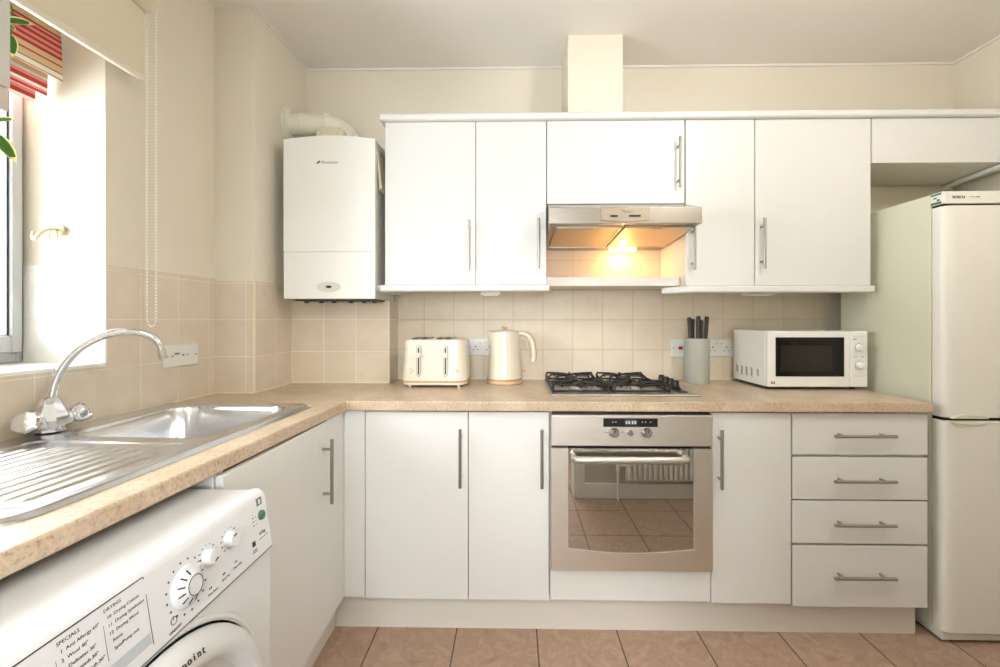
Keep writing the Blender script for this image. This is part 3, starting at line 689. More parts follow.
# ------------------------------------------------------------------ kettle
kt = thing('kettle', (-.046, 2.055, .894), 'cream ribbed jug kettle with wooden lid knob beside the toaster', 'kettle')
kx, ky = -.046, 2.055; KT = Matrix.Translation((kx, ky, 0))
obj('power_base', MB().lathe([(.001, .894), (.082, .894), (.086, .897), (.086, .906), (.083, .9095), (.001, .9095)], KT, 48), M['band'], kt, label='beige power base')
obj('base_ring', MB().lathe([(.001, .910), (.084, .910), (.085, .914), (.084, .9185), (.001, .9185)], KT, 48), M['wood'], kt)
kb = MB(); rings = []
for k in range(13):
    z = .919+(1.140-.919)*k/12; t_ = k/12
    r = .0825-.0105*t_-.003*math.sin(math.pi*t_)
    ring = []
    for i in range(96):
        a = 2*math.pi*i/96; rr_ = r-(.0009 if (i % 4) < 1 and .03 < t_ < .93 else 0)
        # spout on the left
        da = abs(((a-math.pi+math.pi) % (2*math.pi))-math.pi); bulge = max(0, 1-da/.45)**1.3*.013*ss((t_-.6)/.4)
        zz = z+(.008*max(0, 1-da/.6) if k == 12 else 0)
        ring.append(Vector((kx+(rr_+bulge)*math.cos(a), ky+(rr_+bulge)*math.sin(a), zz)))
    rings.append(ring)
kb.loft(rings)
obj('jug', kb, M['cream'], kt)
obj('lid', MB().lathe([(.060, 1.1385), (.062, 1.143), (.052, 1.1465), (.001, 1.148)], KT, 40), M['cream'], kt)
obj('lid_knob', MB().cyl((kx, ky, 1.147), (kx, ky, 1.155), .007, n=14).obox(Matrix.Translation((kx+.001, ky, 1.160)) @ Matrix.Rotation(R(12), 4, 'Y'), .030, .014, .010), M['wood'], kt, bevel=.003)
hpts = [(kx+.060, ky, 1.128), (kx+.085, ky, 1.133), (kx+.112, ky, 1.122), (kx+.130, ky, 1.098), (kx+.138, ky, 1.065), (kx+.142, ky, 1.022), (kx+.138, ky, .995)]
def smooth_path(pts, n=5):
    P = [Vector(p) for p in pts]; out = []
    for i in range(len(P)-1):
        p0, p1, p2, p3 = P[max(i-1, 0)], P[i], P[i+1], P[min(i+2, len(P)-1)]
        for k in range(n):
            t = k/n; out.append(.5*((2*p1)+(-p0+p2)*t+(2*p0-5*p1+4*p2-p3)*t*t+(-p0+3*p1-3*p2+p3)*t**3))
    out.append(P[-1]); return out
kh = obj('handle', MB().tube(smooth_path(hpts), .0115, 12), M['cream'], kt)
hp2 = [(x+.0078, y, z+.0052) for x, y, z in hpts[1:]]
obj('handle_trim', MB().tube(smooth_path(hp2), .0062, 10), M['wood'], kh)
obj('inner_strap', MB().tube(smooth_path([(kx+.064, ky, 1.105), (kx+.090, ky, 1.108), (kx+.108, ky, 1.092), (kx+.114, ky, 1.06)]), .004, 8), M['cream'], kh)
obj('switch_lever', MB().box(kx+.080, kx+.104, ky-.008, ky+.008, .948, .956), M['band'], kt, bevel=.002)

# ------------------------------------------------------------------ knife block
nb = thing('knife_block', (.888, 2.065, .894), 'sage grey cylindrical knife holder beside the microwave', 'knife block')
kbx, kby = .882, 2.065
obj('holder', MB().lathe([(.001, .894), (.054, .894), (.056, .897), (.0565, 1.106), (.054, 1.109), (.048, 1.109), (.046, 1.100), (.001, 1.098)], Matrix.Translation((kbx, kby, 0)), 40), M['block'], nb)
for i, (dx, dy, h, a) in enumerate(((-.036, -.012, .112, -3), (-.016, .012, .104, 0), (-.004, -.020, .118, 1), (.014, .010, .100, 2), (.016, -.012, .098, 0), (.038, -.008, .116, 3))):
    kf = thing('kitchen_knife', (kbx+dx, kby+dy, 1.10), ['dark-handled knife at the left rim of the sage knife holder', 'dark-handled knife standing behind and left of centre in the knife holder', 'tallest dark-handled knife at the front centre of the knife holder',
        'dark-handled knife standing behind and right of centre in the knife holder', 'shorter dark-handled knife at the front right of centre in the knife holder', 'dark-handled knife at the right rim of the sage knife holder'][i], 'knife', 'knives in the knife holder')
    mt = Matrix.Translation((kbx+dx, kby+dy, 1.098)) @ Matrix.Rotation(R(a), 4, 'Y')
    hn = MB(); rg_ = []
    for z, hw, hd in ((.004, .0055, .009), (.02, .0070, .0095), (.06, .0075, .0095), (h-.018, .0085, .0105), (h-.006, .0085, .0105), (h, .006, .008)):
        rg_.append([mt @ Vector(p) for p in rrect(0, 0, hw, hd, min(hw, hd)*.7, z, 3)])
    obj('knife_handle', hn.loft(rg_), M['knife'], kf)
    obj('blade', MB().obox(mt @ Matrix.Translation((0, 0, .003)), .002, .016, .010), M['steel'], kf)

# ------------------------------------------------------------------ microwave
mw = thing('microwave', (1.316, 2.0, .894), 'white microwave with black window and two dials on the worktop', 'microwave')
MX0, MX1, MY0, MY1, MZ0, MZ1 = 1.101, 1.531, 1.865, 2.155, .905, 1.149
obj('casing', MB().box(MX0, MX1, MY0+.022, MY1, MZ0, MZ1), M['white'], mw, bevel=.004)
mdoor = obj('microwave_door', MB().box(MX0+.001, 1.455, MY0, MY0+.021, MZ0+.001, MZ1-.001), M['white'], mw, bevel=.004)
wg = obj('door_glass', MB().box(1.135, 1.428, MY0-.002, MY0+.002, .952, 1.122), M['micglass'], mdoor, bevel=.001)
obj('window_mesh', MB().box(1.155, 1.376, MY0-.0028, MY0-.0018, .975, 1.088), M['micmesh'], wg)
obj('small_mark', MB().box(1.116, 1.1225, MY0-.0008, MY0+.001, .919, .930).box(1.1255, 1.132, MY0-.0008, MY0+.001, .919, .930), M['grey'], mdoor)
pnl = obj('control_panel', MB().box(1.456, MX1-.001, MY0, MY0+.021, MZ0+.001, MZ1-.001), M['white'], mw, bevel=.004)
for z, kind in ((1.078, 0), (1.001, 1)):
    mt = Matrix.Translation((1.4925, MY0, z)) @ Matrix.Rotation(R(90), 4, 'X')
    kk = obj('dial', MB().lathe([(.0165, 0), (.0165, .004), (.0135, .006), (.0125, .020), (.001, .021)], mt, 30), M['white'], pnl)
    obj('dial_ring', MB().lathe([(.0182, 0), (.0182, .0008), (.0168, .0008), (.0168, 0)], mt, 30), M['grey'], kk)
dmk = MB()
for z in (1.078, 1.001):
    for a in range(-135, 136, 30):
        x_, z_ = 1.4925+.0215*math.sin(R(a)), z+.0215*math.cos(R(a)); dmk.box(x_-.0009, x_+.0009, MY0-.0006, MY0+.001, z_-.0009, z_+.0009)
dmk.box(1.466, 1.520, MY0-.0006, MY0+.001, 1.1235, 1.1243).box(1.468, 1.482, MY0-.0006, MY0+.001, 1.1125, 1.1155).box(1.468, 1.484, MY0-.0006, MY0+.001, 1.0365, 1.0385).box(1.499, 1.515, MY0-.0006, MY0+.001, 1.0365, 1.0385)
dmk.box(1.466, 1.520, MY0-.0006, MY0+.001, .9545, .9552)
obj('panel_marks', dmk, M['grey'], pnl)
vn = MB()
for i in range(5):
    for j in range(4 if i in (1, 2, 3) else 3):
        y = 2.115-i*.042-(0 if i < 4 else .008); z = .972-j*.0105-(.0 if i else 0)
        vn.obox(Matrix.Translation((MX0, y, z)) @ Matrix.Rotation(R(28), 4, 'X'), .0012, .018, .0045)
obj('side_vents', vn, M['ink'], mw)
obj('base', MB().box(MX0+.008, MX1-.008, MY0+.03, MY1-.01, .900, .906), M['black'], mw)
for x in (MX0+.03, MX1-.03):
    for y in (MY0+.05, MY1-.03): obj('foot', MB().cyl((x, y, .894), (x, y, .902), .011, .013, 14), M['black'], mw)

# ------------------------------------------------------------------ sockets
def socket(name, x0, x1, z0, z1, label, kind, side='back', y=2.18):
    t = thing(name, ((x0+x1)/2, y, z0) if side == 'back' else (-1.30, (x0+x1)/2, z0), label, 'socket', 'white wall sockets')
    def B(mb, a, b, za, zb, d0, d1):
        if side == 'back': mb.box(a, b, y-d1, y-d0, za, zb)
        else: mb.box(-1.30+d0, -1.30+d1, a, b, za, zb)
        return mb
    obj('face_plate', B(MB(), x0, x1, z0, z1, 0, .008), M['pvc'], t, bevel=.002)
    W = x1-x0; zc = (z0+z1)/2
    pins = MB()
    if kind == 'double':
        for c in (x0+W*.25, x0+W*.75):
            B(pins, c-.0022, c+.0022, zc-.002, zc+.007, .0075, .0088)
            for s_ in (-1, 1): B(pins, c+s_*.011-.0035, c+s_*.011+.0035, zc-.016, zc-.0125, .0075, .0088)
        obj('pin_holes', pins, M['ink'], t)
        for c in (x0+W*.42, x0+W*.58):
            s1 = obj('switch', B(MB(), c-.005, c+.005, zc+.012, zc+.026, .007, .0115), M['pvc'], t, bevel=.001)
            obj('switch_mark', B(MB(), c-.003, c+.003, zc+.022, zc+.0245, .0112, .0119), M['red'], s1)
        for c in (x0+.008, x1-.008): obj('screw', B(MB(), c-.0022, c+.0022, zc-.0022, zc+.0022, .0075, .0088), M['satin'], t)
    elif kind == 'cooker':
        obj('rocker', B(MB(), x0+.038, x0+.058, zc-.008, zc+.008, .0075, .013), M['red'], t, bevel=.001, label='red rocker switch')
        obj('screw', B(MB(), x0+.012, x0+.016, zc-.002, zc+.002, .0075, .0088), M['ink'], t)
    elif kind == 'fuse':
        B(pins, x0+W*.28, x0+W*.42, zc+.004, zc+.010, .0075, .0088); B(pins, x0+W*.5, x0+W*.56, zc-.003, zc+.003, .0075, .0088); B(pins, x0+W*.2, x0+W*.24, zc-.004, zc+.002, .0075, .0088)
        obj('pin_holes', pins, M['grey'], t)
        for c in (x0+.012, x1-.012, x0+W*.66): obj('screw', B(MB(), c-.003, c+.003, zc-.003, zc+.003, .0075, .0088), M['satin'], t)
    return t
socket('wall_socket', -.232, -.092, 1.016, 1.102, 'white double socket on the tiles between toaster and kettle', 'double')
socket('cooker_switch', .796, .876, 1.010, 1.100, 'white switch plate with a red rocker left of the knife holder', 'cooker')
socket('wall_socket', .970, 1.112, 1.012, 1.100, 'white double socket on the tiles between knife holder and microwave', 'double')
socket('switch_plate', 1.525, 1.678, 1.026, 1.106, 'white switched plate on the left wall tiles behind the tap spout', 'fuse', 'left')

# ------------------------------------------------------------------ fridge freezer
fr = thing('fridge_freezer', (1.88, 1.9, 0), 'tall off-white fridge freezer with yellowed side standing at the right wall', 'fridge freezer')
FX0, FX1 = 1.580, 2.178
obj('cabinet', MB().box(FX0, FX1, 1.640, 2.085, .035, 1.672), M['fridgeside'], fr, bevel=.004)
obj('base', MB().box(FX0+.004, FX1-.004, 1.600, 1.75, .012, .045), M['fridge'], fr, bevel=.004)
for x in (FX0+.05, FX1-.05):
    for y in (1.68, 2.04): obj('foot', MB().cyl((x, y, 0), (x, y, .036), .018, n=14), M['black'], fr)
def fdoor(name, z0, z1):
    pr = [(FX0, 1.636), (FX0, 1.606), (FX0+.004, 1.597), (FX0+.014, 1.590), (FX0+.04, 1.587), ((FX0+FX1)/2, 1.584), (FX1-.04, 1.587), (FX1-.014, 1.590), (FX1-.004, 1.597), (FX1, 1.606), (FX1, 1.636)]
    return obj(name, MB().prism(pr, 'z', z0, z1), M['fridge'], fr, bevel=.003)
up = fdoor('fridge_door', .838, 1.618); lw = fdoor('freezer_door', .046, .826)
obj('header_panel', MB().box(FX0, FX1, 1.592, 1.642, 1.626, 1.672), M['fridge'], fr, bevel=.003)
bsh = MB().text('BOSCH', .0138, on_front(1.612, 1.5912, 1.6445), ext=.0005)
bsh.mi = 1; bsh.box(1.675, 1.695, 1.591, 1.5925, 1.6495, 1.6508).box(1.698, 1.712, 1.591, 1.5925, 1.6485, 1.6515)
obj('lettering', bsh, [M['ink'], M['grey']], fr)
stk = MB().box(FX0-.0012, FX0+.0005, 1.596, 1.638, 1.630, 1.668).box(FX0+.001, FX0+.008, 1.5908, 1.5925, 1.631, 1.667); stk.mi = 1
stk.box(FX0-.0020, FX0+.0005, 1.598, 1.638, 1.6615, 1.668).box(FX0-.0020, FX0+.0005, 1.598, 1.638, 1.629, 1.637)
stk.mi = 2; stk.box(FX0-.0020, FX0+.0005, 1.605, 1.614, 1.640, 1.646).box(FX0-.0020, FX0+.0005, 1.615, 1.628, 1.650, 1.654)
obj('energy_sticker', stk, [M['pvc'], M['green'], M['ink']], fr, label='small white and green sticker')
n = 20
def ell(cx, cz, a, b_, top): return [(cx+a*math.cos(R(180*k/n)), cz+(b_ if top else -b_)*math.sin(R(180*k/n))) for k in range(n+1)]
obj('grip', MB().prism(ell(1.665, .836, .066, .016, True), 'y', 1.5775, 1.592), M['fridgeside'], up, bevel=.002)
obj('grip', MB().prism(ell(1.665, .828, .066, .014, False), 'y', 1.5775, 1.592), M['fridge'], lw, bevel=.002)
obj('door_gasket', MB().box(FX0+.006, FX1-.006, 1.600, 1.641, .045, 1.628), M['dark'], fr)

# ------------------------------------------------------------------ washing machine (faces +X)
wm = thing('washing_machine', (-.80, .60, 0), 'white front-loading washing machine pulled forward under the worktop', 'washing machine')
WX, WY0, WY1, WT = -.517, .302, .900, .835
obj('casing', MB().prism([(-1.09, .012), (WX-.003, .012), (WX-.003, .712), (-.545, .825), (-.56, WT-.004), (-1.09, WT-.004)], 'y', WY0, WY1), M['washer'], wm, bevel=.004)
obj('lid', MB().box(-1.10, -.560, WY0, WY1, WT-.014, WT), M['washer'], wm, bevel=.003)
pc = lambda v: (-.5155+(-.5335+.5155)*v, .714+(.826-.714)*v)      # panel coordinates: v 0 at the lower edge, 1 at the upper edge
pd = obj('control_panel', MB().prism([(-.56, .7145), (-.519, .7135), (-.5155, .716), (-.5325, .824), (-.537, .832), (-.545, .8375), (-.560, .8375)], 'y', WY0, WY1), M['washpanel'], wm, bevel=.003, seg=3)
tilt = math.atan2(.018, .112)
def onp(y, v, lift=.0006):
    x, z = pc(v)
    n_ = Vector((math.cos(tilt), 0, math.sin(tilt))); u_ = Vector((0, 1, 0)); w_ = Vector((-math.sin(tilt), 0, math.cos(tilt)))
    m_ = Matrix((u_, w_, n_)).transposed().to_4x4(); m_.translation = Vector((x, y, z))+n_*lift
    return m_
v_of = lambda z: (z-.714)/.112
def flat(mb, y, z, w_, h_, lift=.0002, t=.0008): mb.obox(onp(y, v_of(z), lift) , w_, h_, t)
# detergent drawer outline and lettering
dl = MB()
for y, z, w_, h_ in ((.452, .8275, .298, .0013), (.602, .779, .0010, .097), (.452, .7315, .20, .0010)): flat(dl, y, z, w_, h_)
flat(dl, .60, .7165, .596, .0010)
ddw = obj('drawer_outline', dl, M['ink'], pd)
rc = MB(); flat(rc, .50, .742, .20, .016); obj('drawer_grip', rc, mat('pale_blue_grey_recess', (190, 198, 206), .5), pd, bevel=.0004)
tx = MB()
def wtext(s, size, y, z, lift=.0008): tx.text(s, size, onp(y, v_of(z), lift), ext=.0001)
wtext('SPECIALS', .0066, .484, .8165)
for i, s in enumerate(('1  Anti Allergy 60°', '2  Wool 40°', '3  Delicates 30°', '4  Fast wash 30°', '5  Mix & Wash 30°')): wtext(s, .0062, .487, .8065-i*.0105)
wtext('DRYING', .0066, .541, .8165)
for i, s in enumerate(('10  Drying Cotton', '11  Drying Synthetics', '12  Drying Wool', '  Rinse', '  Spin/Pump out')): wtext(s, .0062, .544, .8065-i*.0105)
wtext('COTTON', .0066, .400, .8165)
for i, s in enumerate(('6  Cotton 90°', '7  Cotton 60°', '8  Cotton 40°', '9  Colours 40°', '    Synthetics')): wtext(s, .0062, .403, .8065-i*.0105)
flat(tx, .4815, .787, .0006, .060); flat(tx, .5385, .787, .0006, .060)
wtext('ON/OFF', .0066, .628, .7225)
tx.tube([onp(.6395, v_of(.738), .0006) @ Vector((.0055*math.cos(R(a)), .0055*math.sin(R(a)), 0)) for a in range(0, 360, 24)], .0005, 5, True)
flat(tx, .6395, .742, .0008, .006)
for i, (y, z, s) in enumerate(((.722, .738, 'Time Saver'), (.757, .742, 'Rinse Plus'), (.790, .745, 'Start delay'))):
    wtext(s, .0052, y-.012, z-.010)
    for k in range(2): flat(tx, y-.006+k*.004, z, .0022, .0035)
for y, z in ((.722, .789), (.778, .791)):
    for a in range(-130, 131, 26): 
        m_ = onp(y, v_of(z), .0004) @ Matrix.Translation((.0205*math.sin(R(a)), .0205*math.cos(R(a)), 0)); tx.obox(m_, .0045 if abs(a) > 50 else .002, .0018, .0006)
for a in range(-100, 221, 22):
    m_ = onp(.672, v_of(.771), .0004) @ Matrix.Translation((-.040*math.cos(R(a-60)), .040*math.sin(R(a-60)), 0)); tx.obox(m_, .003, .003, .0006)
for k in range(6): flat(tx, .850, .818-k*.0075, .004, .0022); flat(tx, .858, .818-k*.0075, .003, .0012)
wtext('8.5kg', .0095, .862, .755); flat(tx, .875, .748, .03, .0012); flat(tx, .842, .748, .010, .010); flat(tx, .842, .736, .014, .0016); flat(tx, .842, .732, .014, .0016)
obj('lettering', tx, M['ink'], pd)
lg = MB(); flat(lg, .876, .819, .017, .015, .0006); lg.mi = 1; flat(lg, .876, .819, .006, .009, .0012); obj('square_mark', lg, [M['grey'], M['washpanel']], pd)
# dial and knobs
def knob(name, y, z, prof, m, parent, nseg=36): return obj(name, MB().lathe(prof, onp(y, v_of(z), 0), nseg), m, parent)
dial = knob('programme_dial', .672, .771, [(.001, 0), (.0325, 0), (.0320, .0025), (.0270, .007), (.0165, .0135), (.0160, .0155), (.001, .0155)], M['washpanel'], pd)
obj('dial_ring', MB().lathe([(.0156, .0154), (.0156, .0160), (.0145, .0160), (.0145, .0154)], onp(.672, v_of(.771), 0), 36), M['ink'], dial)
tk = MB()
for a in range(100, 281, 30):
    m_ = onp(.672, v_of(.771), 0) @ Matrix.Rotation(R(a), 4, 'Z') @ Matrix.Translation((.0225, 0, .0101)) @ Matrix.Rotation(R(32), 4, 'Y'); tk.obox(m_, .010, .0020, .0008)
obj('dial_ticks', tk, M['ink'], dial)
for y, z, a in ((.722, .789, 200), (.778, .791, 10)):
    k1 = knob('option_knob', y, z, [(.001, 0), (.0148, 0), (.0140, .004), (.0120, .014), (.001, .0145)], M['washpanel'], pd, 28)
    obj('pointer', MB().obox(onp(y, v_of(z), .0146) @ Matrix.Rotation(R(a), 4, 'Z') @ Matrix.Translation((0, .007, 0)), .008, .0022, .0010), M['ink'], k1)
knob('start_button', .8765, .791, [(.001, 0), (.0098, 0), (.0095, .004), (.008, .0055), (.001, .006)], M['green'], pd, 28)
# door
PY, PZ = .600, .460
DX = Matrix.Translation((WX-.004, PY, PZ)) @ Matrix.Rotation(R(90), 4, 'Y')
dwm = obj('porthole_door', MB().lathe([(.200, .002), (.246, .002), (.248, .006), (.246, .014), (.238, .028), (.226, .035), (.212, .037), (.205, .033), (.202, .020), (.198, .010)], DX, 72), M['washer'], wm)
dwm.data.set_sharp_from_angle(angle=R(50))
obj('door_surround', MB().lathe([(.2515, 0), (.263, .0), (.262, .003), (.256, .005), (.2515, .003)], DX, 72), M['washer'], wm)
obj('door_gap', MB().lathe([(.247, .0005), (.252, .0005), (.252, .0030), (.247, .0030)], DX, 72), M['dark'], wm)
obj('porthole_glass', MB().lathe([(.001, .020), (.08, .019), (.13, .015), (.185, .008), (.201, .006), (.201, .0035), (.001, .0035)], DX, 56), M['porthole'], dwm)
ht = MB(); word = 'Hotpoint'; 
for i, ch in enumerate(word):
    a = R(3-i*2.5)        # letters follow the rim near the top of the door
    rad = .2235
    y, z = PY-rad*math.sin(a)+.0, PZ+rad*math.cos(a)
    m_ = Matrix.Translation((WX+.0330, y, z)) @ Matrix.Rotation(a, 4, 'X') @ Matrix(((0, 0, 1, 0), (1, 0, 0, 0), (0, 1, 0, 0), (0, 0, 0, 1))) @ Matrix.Rotation(R(-22), 4, 'X')
    ht.text(ch, .0155, m_, 'CENTER', .0006)
obj('lettering', ht, M['ink'], dwm)
for x in (-1.05, -.56):
    for y in (WY0+.04, WY1-.04): obj('foot', MB().cyl((x, y, 0), (x, y, .014), .018, n=14), M['black'], wm)

# ------------------------------------------------------------------ blinds
rb = thing('roller_blind', (-1.23, .9, 1.96), 'cream roller blind half lowered over the window, with a beaded cord', 'blind')
RY0, RY1 = .38, 1.396
obj('fabric', MB().box(-1.2425, -1.2405, RY0, RY1-.006, 1.985, 2.235), M['blind'], rb)
obj('bottom_bar', MB().box(-1.250, -1.232, RY0-.002, RY1, 1.966, 1.988), M['cream'], rb, bevel=.006, seg=3)
obj('roller', MB().cyl((-1.232, RY0, 2.222), (-1.232, RY1, 2.222), .027, n=28), M['blind'], rb)
obj('end_bracket', MB().box(-1.306, -1.222, RY1+.001, RY1+.014, 2.200, 2.262), M['pvc'], rb, bevel=.004)
obj('end_bracket', MB().box(-1.306, -1.222, RY0-.016, RY0-.001, 2.200, 2.262), M['pvc'], rb, bevel=.004)
ch = MB(); loop_ = []
xA, xB, yA, yB = -1.266, -1.234, 1.428, 1.428
zt, zb_ = 2.222, 1.205
for k in range(96): loop_.append((xA+.000, yA, zt-(zt-zb_)*k/95))
for k in range(1, 7): a = math.pi*k/7; loop_.append(((xA+xB)/2-(xB-xA)/2*math.cos(a), yA, zb_-.03*math.sin(a)))
for k in range(96): loop_.append((xB, yB, zb_+(zt-zb_)*k/95))
for p in loop_[::1]:
    # widen slightly towards the bottom
    q = (p[0]+(.006 if p[0] > -1.253 else -.006)*ss((1.6-p[2])/.5)*-0, p[1], p[2])
    bmesh.ops.create_icosphere(ch.bm, subdivisions=1, radius=.0037, matrix=Matrix.Translation(q))
ch.tube(loop_, .0005, 4)
obj('bead_cord', ch, M['beads'], rb, kind='stuff')

sb = thing('roman_blind', (-1.44, .87, 1.88), 'red and cream striped roman blind gathered inside the window recess', 'blind')
def stripe_sheet(x0, x1, y0, y1, z0, z1, v0, v1, name='fold'):
    m_ = MB(); bm = m_.bm; uv = bm.loops.layers.uv.new('UVMap')
    n_ = 8; th = .003; A = []
    for side in (0, 1):
        col = []
        for i in range(n_+1):
            t = i/n_; x = x0+(x1-x0)*t+.006*math.sin(math.pi*t)-side*th; z = z0+(z1-z0)*t
            col.append((bm.verts.new((x, y0, z)), bm.verts.new((x, y1, z)), v0+(v1-v0)*t))
        A.append(col)
    def F(a, b, c, d, va, vb, vc, vd):
        f = bm.faces.new((a, b, c, d))
        for l, v in zip(f.loops, (va, vb, vc, vd)): l[uv].uv = (0, v)
    for col in A:
        for p, q in zip(col, col[1:]): F(p[0], p[1], q[1], q[0], p[2], p[2], q[2], q[2])
    for i in range(n_):
        for k in (0, 1): F(A[0][i][k], A[1][i][k], A[1][i+1][k], A[0][i+1][k], A[0][i][2], A[0][i][2], A[0][i+1][2], A[0][i+1][2])
    for i in (0, n_): F(A[0][i][0], A[0][i][1], A[1][i][1], A[1][i][0], *([A[0][i][2]]*4))
    return obj(name, m_, M['stripe'], sb)
stripe_sheet(-1.420, -1.450, .42, 1.306, 1.925, 2.26, .36, 1.5, 'fold')
stripe_sheet(-1.468, -1.470, .42, 1.303, 1.882, 2.24, .0, 1.7, 'fold')
stripe_sheet(-1.505, -1.502, .42, 1.301, 1.862, 2.22, .06, 1.7, 'fold')
obj('head_rail', MB().box(-1.52, -1.43, .42, 1.30, 2.245, 2.278), M['pvc'], sb)

M['hookm'] = mat('cream_hook_plastic', (206, 190, 160), .5)
# tie-back hook on the reveal
hk = thing('tieback_hook', (-1.45, 1.328, 1.45), 'small cream curtain hook on the bright window reveal', 'hook')
obj('rosette', MB().lathe([(.001, 0), (.020, 0), (.019, .004), (.010, .007), (.001, .008)], Matrix.Translation((-1.448, 1.3200, 1.475)) @ Matrix.Rotation(R(90), 4, 'X'), 20), M['hookm'], hk)
obj('hook', MB().tube(smooth_path([(-1.448, 1.316, 1.475), (-1.448, 1.286, 1.470), (-1.452, 1.271, 1.455), (-1.470, 1.271, 1.440), (-1.488, 1.281, 1.448), (-1.49, 1.286, 1.465)]), .005, 8), M['hookm'], hk)
obj('cord_loop', MB().tube([(-1.45+.013*math.cos(R(a)), 1.304, 1.452+.02*math.sin(R(a))) for a in range(0, 360, 30)], .0025, 6, True), M['hookm'], hk)

# ------------------------------------------------------------------ hanging planter with variegated plant
hpn = thing('hanging_planter', (-1.10, .76, 1.62), 'pale grey hanging planter at the window with a cream-edged green plant', 'planter')
px0, px1, py0, py1 = -1.212, -1.020, .66, .845
obj('pot', MB().box(px0, px1, py0, py1, 1.665, 1.90), M['pot'], hpn, bevel=.004)
obj('drip_tray', MB().box(px0+.002, px1-.002, py0+.002, py1-.002, 1.618, 1.664), mat('pale_beige_tray', (206, 198, 184), .6), hpn, bevel=.003)
for x in (px0+.01, px1-.01):
    for y in (py0+.01, py1-.01): obj('cord', MB().cyl((x, y, 1.90), ((px0+px1)/2, (py0+py1)/2, CZ-.01), .0018, n=6), M['pvc'], hpn)
obj('ceiling_hook', MB().cyl(((px0+px1)/2, (py0+py1)/2, CZ-.02), ((px0+px1)/2, (py0+py1)/2, CZ), .012, n=14), M['pvc'], hpn)
pln = thing('trailing_plant', (-1.10, .78, 1.9), 'variegated plant with cream-edged green leaves trailing from the hanging planter', 'plant')
def leaf(mb, base, tip, width, up):
    base = Vector(base); tip = Vector(tip); d = tip-base; L_ = d.length; d.normalize(); s_ = d.cross(Vector(up)).normalized(); nrm = s_.cross(d)
    prof = [(0, .02), (.12, .45), (.3, .88), (.5, 1), (.7, .82), (.86, .48), (1, .02)]
    rows = []
    for t, wd in prof:
        c = base+d*L_*t+nrm*(-.12*L_*t*t); hw = width/2*wd
        rows.append([c-s_*hw+nrm*hw*.25, c-s_*hw*.74+nrm*hw*.15, c, c+s_*hw*.74+nrm*hw*.15, c+s_*hw+nrm*hw*.25])
    V = [[mb.bm.verts.new(p) for p in r] for r in rows]
    V2 = [[mb.bm.verts.new(p-nrm*.0008) for p in r] for r in rows]
    for Q, rev in ((V, 0), (V2, 1)):
        for i in range(len(Q)-1):
            for k in range(4):
                f = [Q[i][k], Q[i][k+1], Q[i+1][k+1], Q[i+1][k]]
                f = mb.bm.faces.new(list(reversed(f)) if rev else f); f.material_index = 1 if k in (0, 3) or i in (0, len(Q)-2) else 0
from math import cos, sin
def W(px, py, Y):      # a point of the place given as metres: used only to lay out leaf positions from measured angles
    t = (px-506.6)/425; th = R(1); X = Y*(t*cos(th)-sin(th))/(cos(th)+t*sin(th)); d = Y*cos(th)-X*sin(th); return Vector((X, Y, 1.197+(320-py)*d/425))
LF = [  # (base, tip, width) in metres
    (W(-6, 20, .90), W(31, 20.5, .905), .026), (W(2, 22, .88), W(17, 29, .90), .018), (W(11, 33, .92), W(13, 55, .91), .020),
    (W(-14, 122, .90), W(13, 117, .91), .018), (W(-12, 128, .92), W(16, 158, .91), .030), (W(-30, 60, .95), W(-4, 100, .95), .03), (W(-35, 118, .93), W(-20, 150, .93), .03)]
for b_, t_, wd in LF:
    m_ = MB(); leaf(m_, b_, t_, wd, (.3, -1, .5) if abs(b_.z-t_.z) < .04 else (.9, -.6, .3)); obj('leaf', m_, [M['leaf'], M['leafrim']], pln, recalc=False)
stems = MB(); root = Vector((-1.09, .835, 1.905))
for b_, t_, wd in LF:
    mid = (root+b_)/2+Vector((-.02, .05, .03)); stems.tube(smooth_path([root, Vector((root.x-.01, .87, 1.91)), mid, b_, b_.lerp(t_, .15)]), .0016, 6)
obj('stem', stems, M['leaf'], pln)

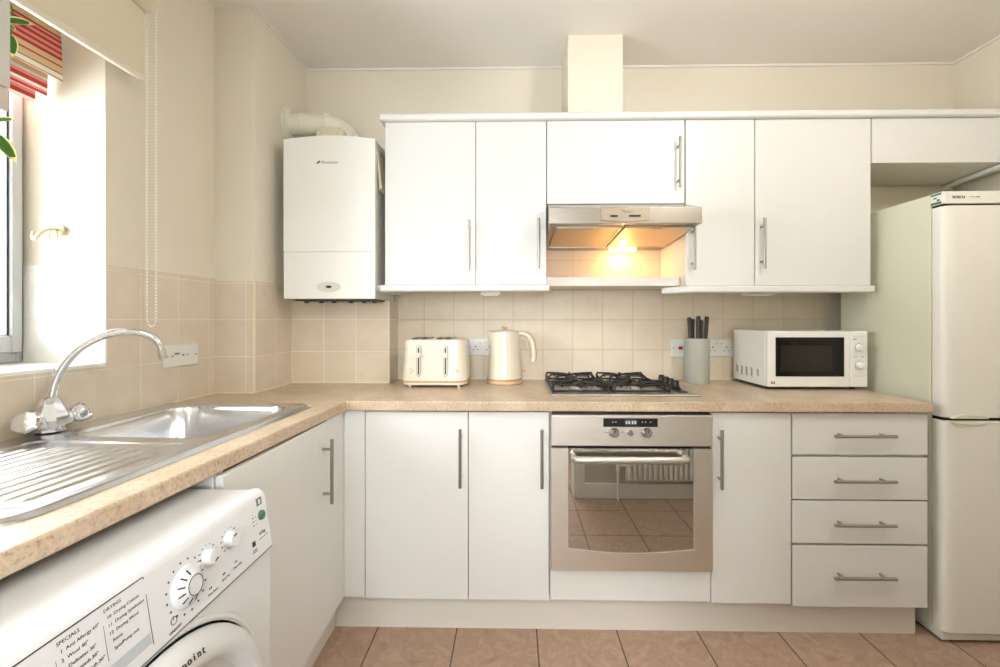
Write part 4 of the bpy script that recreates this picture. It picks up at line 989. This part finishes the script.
# ------------------------------------------------------------------ out of view: radiator mirrored in the oven door, lamps added for fill light
rd = thing('radiator', (1.25, .31, .2), 'white panel radiator on the wall opposite the oven', 'radiator')
RX0, RX1 = .74, 1.75
rp = MB().box(RX0, RX1, .318, .326, .13, .80)
k = 0; x = RX0+.012
while x < RX1-.02:
    rp.box(x, x+.018, .326, .352, .145, .78); x += .0335
obj('panel', rp, M['radiator'], rd, bevel=.003)
obj('bracket', MB().box(RX0+.15, RX0+.19, .2815, .319, .3, .7).box(RX1-.19, RX1-.15, .2815, .319, .3, .7), M['radiator'], rd)
obj('valve', MB().cyl((RX0, .322, .23), (RX0-.05, .322, .23), .009, n=12).cyl((RX0-.05, .322, .20), (RX0-.05, .322, .27), .013, n=14).cyl((RX0-.05, .322, .27), (RX0-.05, .322, .33), .018, n=16).cyl((RX0-.05, .322, 0), (RX0-.05, .322, .2), .0075, n=12), M['radiator'], rd)
pd_ = thing('added_pendant_lamp', (1.05, .75, 2.11), 'added white globe fill lamp hanging out of view in the kitchen', 'lamp')  # lamp body added around the kitchen fill light
obj('globe', MB().sphere((1.05, .75, 2.22), .11, 28), glass_mat('opal_globe', (.97, .97, .97, 1), .03), pd_)
obj('bulb', MB().sphere((1.05, .75, 2.22), .03, 14, (1, 1, 1.3)), M['lamp'], pd_)
obj('cord', MB().cyl((1.05, .75, 2.32), (1.05, .75, CZ-.02), .004, n=8), M['white'], pd_)
obj('ceiling_rose', MB().lathe([(.001, CZ-.03), (.03, CZ-.028), (.045, CZ-.012), (.047, CZ), (.001, CZ)], Matrix.Translation((1.05, .75, 0)), 24), M['white'], pd_)
for nm, lx, ly, lab in (('added_hall_lamp', .1, -.75, 'added flat white fill lamp on the unseen hall ceiling'),):  # body added for the hall fill light
    cl = thing(nm, (lx, ly, 2.46), lab, 'lamp')
    obj('fill_lamp_housing', MB().box(lx-.47, lx+.47, ly-.27, ly+.27, 2.47, CZ), M['white'], cl, bevel=.004)
    obj('fill_lamp_diffuser', MB().box(lx-.45, lx+.45, ly-.25, ly+.25, 2.455, 2.4705), M['lamp'], cl)

# ------------------------------------------------------------------ the left wall runs 2.2 degrees off square; everything fixed to it turns with it
def turn(names, p, q, a):
    m = Matrix.Translation((q[0], q[1], 0)) @ Matrix.Rotation(R(a), 4, 'Z') @ Matrix.Translation((-p[0], -p[1], 0))
    for n in names:
        o = bpy.data.objects[n]; o.matrix_basis = m @ o.matrix_basis
bpy.context.view_layer.update()
turn(['wall_left', 'trim_5', 'window_1', 'roller_blind', 'roman_blind', 'tieback_hook', 'switch_plate'], (-1.30, 1.776), (-1.24, 1.74), -2.2)
turn(['kitchen_sink', 'mixer_tap'], (-.70, 1.48), (-.70, 1.48), -2.2)
